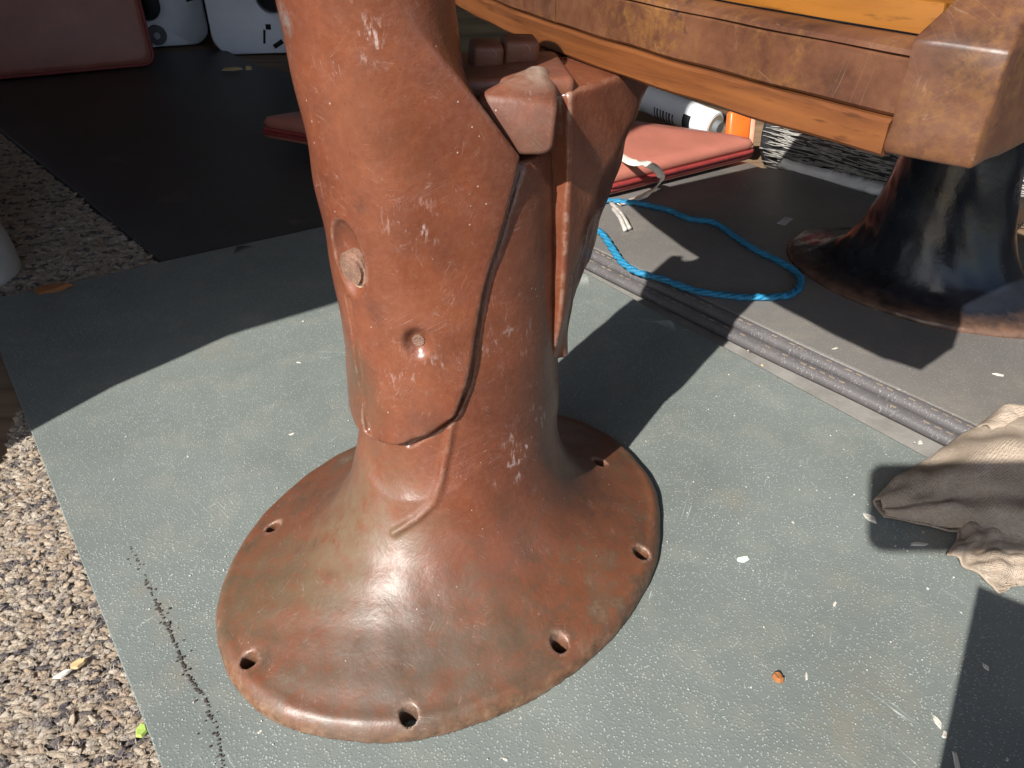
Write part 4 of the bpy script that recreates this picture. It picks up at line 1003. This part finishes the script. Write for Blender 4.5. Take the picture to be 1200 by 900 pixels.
def rag_sheet(bm, uvl, org, ang, L, prof, wfun, hfun, nu=80, nv=90, seed=0.0, skew=0.0):
    d = np.array([math.cos(ang), math.sin(ang)]); pn = np.array([-d[1], d[0]])
    sec = spline(prof, 12); q = np.linspace(0, 1, nv + 1); li = np.concatenate([[0], np.cumsum(np.linalg.norm(np.diff(sec, axis=0), axis=1))]); li /= li[-1]
    sb_ = np.interp(q, li, sec[:, 0]); sz_ = np.interp(q, li, sec[:, 1]); G = []
    for i in range(nu + 1):
        s = i / nu; row = []
        for j in range(nv + 1):
            w = wfun(s); hh = hfun(s)
            wr = 0.0022 * math.sin(9 * s + 14 * q[j] + seed) + 0.0016 * math.sin(23 * s - 19 * q[j] + 2 * seed) + 0.0010 * math.sin(47 * s + 33 * q[j] + seed)
            wr2 = 0.0022 * math.sin(17 * s + 9 * q[j] + 3 * seed)
            b = sb_[j] * w + wr2 * min(1, s * 5) + skew * s * s; z = sz_[j] * hh + (wr * min(1, s * 6 + 0.15))
            al = s * L + 0.004 * math.sin(11 * q[j] + seed) * (1 if s > 0.5 else s * 2)
            p = org + d * al + pn * b
            row.append((bm.verts.new((p[0], p[1], max(z, 0.0012 + 0.0008 * math.sin(j * 1.3 + i)))), (s * L, q[j] * w * 3.2)))
        G.append(row)
    for i in range(nu):
        for j in range(nv):
            cs = [G[i][j], G[i + 1][j], G[i + 1][j + 1], G[i][j + 1]]; f = bm.faces.new([c[0] for c in cs])
            for lp, c in zip(f.loops, cs): lp[uvl].uv = c[1]
bm = bmesh.new(); uvl = bm.loops.layers.uv.new('weave')
o1 = np.array(gxy(1031, 594, 0.006)); t1 = np.array(gxy(1200, 562, 0.02)); an = math.atan2((t1 - o1)[1], (t1 - o1)[0]); L = np.linalg.norm(t1 - o1) * 1.7
rag_sheet(bm, uvl, o1, an, L, [(-0.50, 0.10), (-0.25, 0.16), (0.1, 0.14), (0.45, 0.22), (0.52, 0.45), (0.36, 0.72), (0.12, 0.98), (-0.12, 0.80), (-0.22, 0.62), (-0.40, 0.70), (-0.56, 0.36)],
          lambda s: 0.016 + 0.125 * min(1, s * 1.5) ** 0.9, lambda s: 0.012 + 0.042 * min(1, s * 1.4) ** 0.8, seed=0.6)
o2 = np.array(gxy(1140, 672, 0.004)); t2 = np.array(gxy(1205, 608, 0.02)); an2 = math.atan2((t2 - o2)[1], (t2 - o2)[0])
rag_sheet(bm, uvl, o2 - np.array([0.0, 0.0]), an2, np.linalg.norm(t2 - o2) * 1.6, [(-0.5, 0.05), (-0.3, 0.35), (-0.05, 0.55), (0.15, 0.40), (0.32, 0.75), (0.5, 0.5)],
          lambda s: 0.042 + 0.06 * s, lambda s: 0.012 + 0.030 * s, 60, 50, 2.1)
o3 = np.array(gxy(1150, 520, 0.015)); 
rag_sheet(bm, uvl, o3, R(10), 0.12, [(-0.5, 0.3), (-0.2, 0.9), (0.15, 1.0), (0.4, 0.6), (0.5, 0.1)], lambda s: 0.03 + 0.035 * min(1, s * 3), lambda s: 0.034 + 0.012 * math.sin(min(1, s * 3) * 1.5), 40, 40, 4.0)
bmesh.ops.recalc_face_normals(bm, faces=bm.faces)
rag = frombm('rag', bm, M_rag); sm = rag.modifiers.new('thickness', 'SOLIDIFY'); sm.thickness = 0.0016; sm.offset = 0
tag(rag, 'crumpled beige waffle cotton rag lying on the mats', 'rag')

# ================================================================== WHITE PAINTED LEG AT THE LEFT
M_wht = mat_plain('chipped_white_paint', (0.50, 0.49, 0.47), 0.5, 0.12, 30, 0.2)
wp = gnd(-48, 338, FLOOR)
wl = empty('white_stand', tuple(wp)); tag(wl, 'chipped white painted iron foot standing at the edge of the rug', 'stand')
lathe('foot', [(0.070, 0.0), (0.078, 0.006), (0.079, 0.03), (0.076, 0.06), (0.066, 0.11), (0.052, 0.17), (0.046, 0.24), (0.044, 0.32)], M_wht, wl, 40)
for k, (th, z, r_) in enumerate([(-40, 0.05, 0.0775), (-33, 0.075, 0.073), (-48, 0.085, 0.071), (-28, 0.035, 0.079), (-38, 0.11, 0.066)]):
    c = rbox('paint_chip', (0.002, 0.006 + 0.002 * (k % 3), 0.008), 0.0005, M_vandark, wl); c.location = (r_ * math.cos(R(th)), r_ * math.sin(R(th)), z); c.rotation_euler = (0.4 * k, 0, R(th))

# ================================================================== BEHIND THE CAMERA: phone, plus unseen box and stand added to shape the right-hand shadows
sd_ = sd
G = gnd(1146, 686, 0.0); HB = 0.30
bc = G - sd_ * (HB / -sd_[2]); perp = np.array([sh[1], -sh[0]])
M_card = mat_plain('brown_cardboard', (0.30, 0.20, 0.115), 0.8, 0.12, 20, 0.2)
cx = bc[:2]; dxx = perp; dyy = -sh
blocker = empty('shadow_blocker', tuple(cx) + (0.0,)); tag(blocker, 'unseen brown box added behind the camera to cast the straight-edged shadow', 'shadow_blocker')  # box added out of view, only to cast the lower right shadow
def blocker_piece(name, a0, a1, b0, b1, z0, z1):
    o = prism(name, [tuple(dxx * a + dyy * b) for a, b in [(a0, b0), (a1, b0), (a1, b1), (a0, b1)]], z0, z1, M_card, blocker); return o
blocker_piece('box_body', 0.0, 0.42, 0.0, 0.32, 0.0, HB - 0.004); blocker_piece('lid_flap', 0.0, 0.42, 0.0, 0.158, HB - 0.0038, HB); blocker_piece('lid_flap', 0.0, 0.42, 0.162, 0.32, HB - 0.0038, HB)
Gl = gnd(1020, 592, 0.0); kf = ((Gl - CC) @ F_ + 0.035) / (sd_ @ F_); PL = Gl - sd_ * kf
ph = rbox('phone', (0.150, 0.072, 0.008), 0.0, M_ink)
bm = bmesh.new(); bm.from_mesh(ph.data); es = [e for e in bm.edges if abs(e.verts[0].co.z - e.verts[1].co.z) > 0.001]; bmesh.ops.bevel(bm, geom=es, offset=0.012, segments=5, profile=0.5, affect='EDGES'); bm.to_mesh(ph.data); bm.free()
pcn = PL + R_ * 0.075; ph.location = Vector(pcn); ph.rotation_euler = (R(90 - PITCH), 0, 0); tag(ph, 'black phone held in the clamp of the added gooseneck stand', 'phone')
gs = empty('added_phone_stand', tuple(pcn + np.array([0.17, -0.05, 0])[:]) ); gs.location.z = HB; tag(gs, 'grey gooseneck stand added to hold the phone above the shadow-casting box', 'phone stand')  # stand added only to hold up the phone that casts the rounded shadow
pe = pcn + R_ * 0.075; b_ = np.array([cx[0] + (dxx * 0.2 + dyy * 0.1)[0], cx[1] + (dxx * 0.2 + dyy * 0.1)[1], HB])
gs.location = Vector(b_)
pts = spline([b_ - b_, np.array([0.0, 0, 0.08]), (pe - b_) * 0.6 + np.array([0.03, -0.02, 0.03]), pe - b_], 8)
V, Fc = tube_mesh(pts, 0.005, 8); frompy('gooseneck', V, Fc, M_grey, gs)
lathe('foot', [(0.045, 0.0), (0.045, 0.006), (0.02, 0.012)], M_grey, gs)
cl_ = rbox('clamp', (0.012, 0.05, 0.014), 0.002, M_grey, gs); cl_.location = Vector(pe - b_); cl_.rotation_euler = (R(90 - PITCH), 0, 0)

# ================================================================== FLAKES AND CRUMBS
M_fl = {k: mat_plain('flake_' + k, c, 0.8, 0.15, 300, 0.3) for k, c in dict(white=(0.50, 0.47, 0.41), mint=(0.45, 0.60, 0.50), tan=(0.50, 0.36, 0.18), brown=(0.26, 0.10, 0.03), green=(0.30, 0.42, 0.08), dark=(0.045, 0.036, 0.03)).items()}
def flake_mesh(kind):
    n = random.randint(5, 8); P = []
    for k in range(n): th = 2 * math.pi * k / n + random.uniform(-.25, .25); r_ = random.uniform(0.6, 1.0); P.append((r_ * math.cos(th), 0.62 * r_ * math.sin(th)))
    V = [(x, y, 0.02) for x, y in P] + [(x * 0.8, y * 0.8, 0.35 + 0.25 * random.random()) for x, y in P] + [(0, 0, 0.45)]
    Fc = [tuple(range(n))[::-1]] + [(k, (k + 1) % n, n + (k + 1) % n, n + k) for k in range(n)] + [(n + k, n + (k + 1) % n, 2 * n) for k in range(n)]
    me = bpy.data.meshes.new('flake'); me.from_pydata(V, [], Fc); me.materials.append(M_fl[kind]); return me
FM = {k: [flake_mesh(k) for _ in range(4)] for k in M_fl}
def flake(x, y, size, kind, z, label, group, rot=None, asp=1.0, name='paint_flake', cat='flake'):
    g = gnd(x, y, z); o = bpy.data.objects.new(name, random.choice(FM[kind])); C.objects.link(o)
    slant = np.linalg.norm(g - CC); s = size / 2 * slant / FPX
    o.location = Vector(g) + Vector((0, 0, 0.0002)); o.scale = (s * asp, s, s * (0.5 if cat != 'crumb' else 1.5)); o.rotation_euler = (random.uniform(-.1, .1), random.uniform(-.1, .1), rot if rot is not None else random.uniform(0, 3))
    return tag(o, label, cat, group)
zm = -0.0009
flake(1019, 608, 18, 'white', zm, 'largest pale flake on the mat beside the rag tip', None, 2.2, 1.2)
flake(871, 656, 15, 'mint', zm, 'pale mint green flake on the grey-green mat', None, 0.1, 1.3)
flake(911, 796, 17, 'brown', zm, 'orange-brown crumb alone on the grey-green mat', None, 2.4, 1.1, 'wood_crumb', 'crumb')
flake(166, 856, 20, 'green', -0.002, 'small yellow-green leaf scrap on the sunny rug', None, 1.9, 1.1, 'leaf_scrap', 'leaf')
flake(92, 779, 24, 'tan', -0.001, 'tan wood chip lying on the sunny rug', None, 0.9, 1.0, 'wood_chip', 'chip')
flake(74, 790, 14, 'white', -0.001, 'white splinter beside the tan chip on the rug', None, 0.6, 1.6, 'splinter', 'splinter')
flake(60, 340, 34, 'brown', -0.002, 'brown dry leaf strip at the shaded rug edge', None, 0.25, 1.5, 'dry_leaf', 'leaf')
flake(272, 82, 16, 'tan', 0.0, 'long tan splinter on the black mat', None, 0.1, 1.8, 'splinter', 'splinter')
flake(292, 82, 10, 'tan', 0.0, 'short tan crumb beside the splinter on the black mat', None, 0.3, 1.0, 'wood_crumb', 'crumb')
def flakes(rows, kind, z, group, k=0.72):
    for x, y, sz_, asp, lab in rows: flake(x, y, sz_ * k, kind, z, lab, group, None, asp)
flakes([(929, 613, 8, 1, 'pale flake on the mat between the pedestal base and the rag'), (355, 377, 7, 1, 'pale flake just inside the curved shadow edge by the bolt'), (350, 425, 7, 1.6, 'thin pale flake on the mat beside the arm tongue'),
 (342, 509, 9, 1.3, 'cream flake on the mat behind the left rim of the base'), (945, 792, 9, 2.2, 'long straw coloured splinter beside the orange-brown crumb'), (978, 708, 9, 2.0, 'thin white sliver on the open mat'),
 (1087, 690, 6, 1, 'pale speck on the mat below the rag corner'), (1126, 718, 5, 1, 'pale speck beside the straight shadow edge'), (880, 806, 6, 1, 'pale speck close to the orange-brown crumb'),
 (592, 890, 10, 1.2, 'pale flake on the mat before the front rim of the base'), (305, 858, 10, 1, 'pale flake beside the front left rim of the base'), (895, 735, 5, 1, 'pale speck behind the orange-brown crumb'),
 (900, 560, 6, 1, 'pale speck on the mat beside the dusty strip'), (90, 512, 5, 1.4, 'pale sliver near the mat corner by the shadow edge'), (220, 535, 5, 1.6, 'pale sliver on the mat between rug and base'),
 (165, 660, 6, 1, 'pale speck at the top of the torn seam'), (120, 668, 6, 1, 'pale speck between the torn seam and the rug'), (810, 450, 5, 1, 'pale speck beside the pedestal shadow')], 'white', zm, 'pale flakes on the sunlit mat')
flakes([(1155, 782, 13, 1.1, 'rounded pale flake alone in the dark shadow'), (1098, 846, 17, 1.6, 'long white flake on the straight shadow edge'), (1107, 861, 14, 1.3, 'leaf shaped pale flake under the long white one'),
 (1180, 890, 9, 1, 'small white crumb deep in the dark shadow'), (1121, 893, 16, 2.6, 'thin straw splinter in the dark shadow'), (1077, 638, 15, 2.8, 'white matchstick splinter in the rounded shadow by the rag'), (1082, 624, 6, 1, 'white speck beside the matchstick splinter')], 'white', zm, 'flakes in the shadows')
flakes([(978, 409, 8, 2.0, 'tan sliver on the folded mat beside the shadow'), (1170, 440, 12, 2, 'dark edged flake on the sunny folded mat'), (872, 218, 5, 1, 'pale speck on the folded mat near the cushions'), (1026, 363, 6, 1, 'pale speck on the folded mat under the black base')], 'white', T2 - 0.0006, 'flakes on the folded mat')
flakes([(1047, 523, 14, 1, 'yellowish crumb on the dusty strip beside the rag'), (893, 428, 8, 1, 'pale crumb on the narrow end of the dusty strip'), (950, 474, 7, 1, 'tan crumb halfway along the dusty strip'), (785, 378, 16, 2.4, 'long tan splinter at the foot of the piped edge')], 'tan', -0.0086, 'crumbs on the dusty strip')
flake(1078, 519, 9, 'white', -0.0086, 'white crumb on the dusty strip beside the rag', 'crumbs on the dusty strip')
# torn seam: a ragged dark line with grit
V = []; Fc = []
def grit(x, y, s, asp=1.0, hgt=0.5):
    g = gnd(x, y, 0.0); n = 6; b0 = len(V); th0 = random.uniform(0, 3); s = s / 2 * np.linalg.norm(g - CC) / FPX
    for ring, (rr, zz) in enumerate(((1.0, 0.0), (0.7, hgt))):
        for k in range(n):
            th = th0 + 2 * math.pi * k / n; r_ = s * rr * random.uniform(0.7, 1.1); V.append((g[0] + r_ * asp * math.cos(th), g[1] + r_ * math.sin(th), g[2] + s * zz))
    Fc.extend([(b0 + k, b0 + (k + 1) % n, b0 + n + (k + 1) % n, b0 + n + k) for k in range(n)]); Fc.append(tuple(b0 + n + k for k in range(n)))
seam = spline([(152, 640, 0), (172, 680, 0), (185, 712, 0), (203, 750, 0), (218, 788, 0), (240, 822, 0), (255, 862, 0), (262, 900, 0)], 20)
for i, (x, y, _) in enumerate(seam):
    dens = (0.75 if 25 < i < 95 else 0.3) * (0.35 + 0.65 * (math.sin(i * 0.37) > -0.3))
    for _k in range(3):
        if random.random() < dens: grit(x + random.gauss(0, 1.0), y + random.gauss(0, 1.5), random.uniform(1.5, 3.6), 1.0, 0.3)
    if random.random() < 0.35: grit(x + random.gauss(0, 7), y + random.gauss(0, 7), random.uniform(1.2, 4.0))
so_ = frompy('seam_grit', V, Fc, M_fl['dark'], None, False); tag(so_, 'dark grit caught along the torn seam of the mat', 'grit', kind='stuff')
V = []; Fc = []
for k in range(150):
    x, y = random.choice([(random.uniform(560, 1150), random.uniform(560, 900)), (random.uniform(0, 420), random.uniform(480, 900)), (random.uniform(700, 1120), random.uniform(400, 640))])
    grit(x, y, random.uniform(1.0, 2.2))
so_ = frompy('dust_specks', V, Fc, M_fl['white'], None, False); tag(so_, 'fine pale dust specks scattered over the mats and rug', 'dust', kind='stuff')
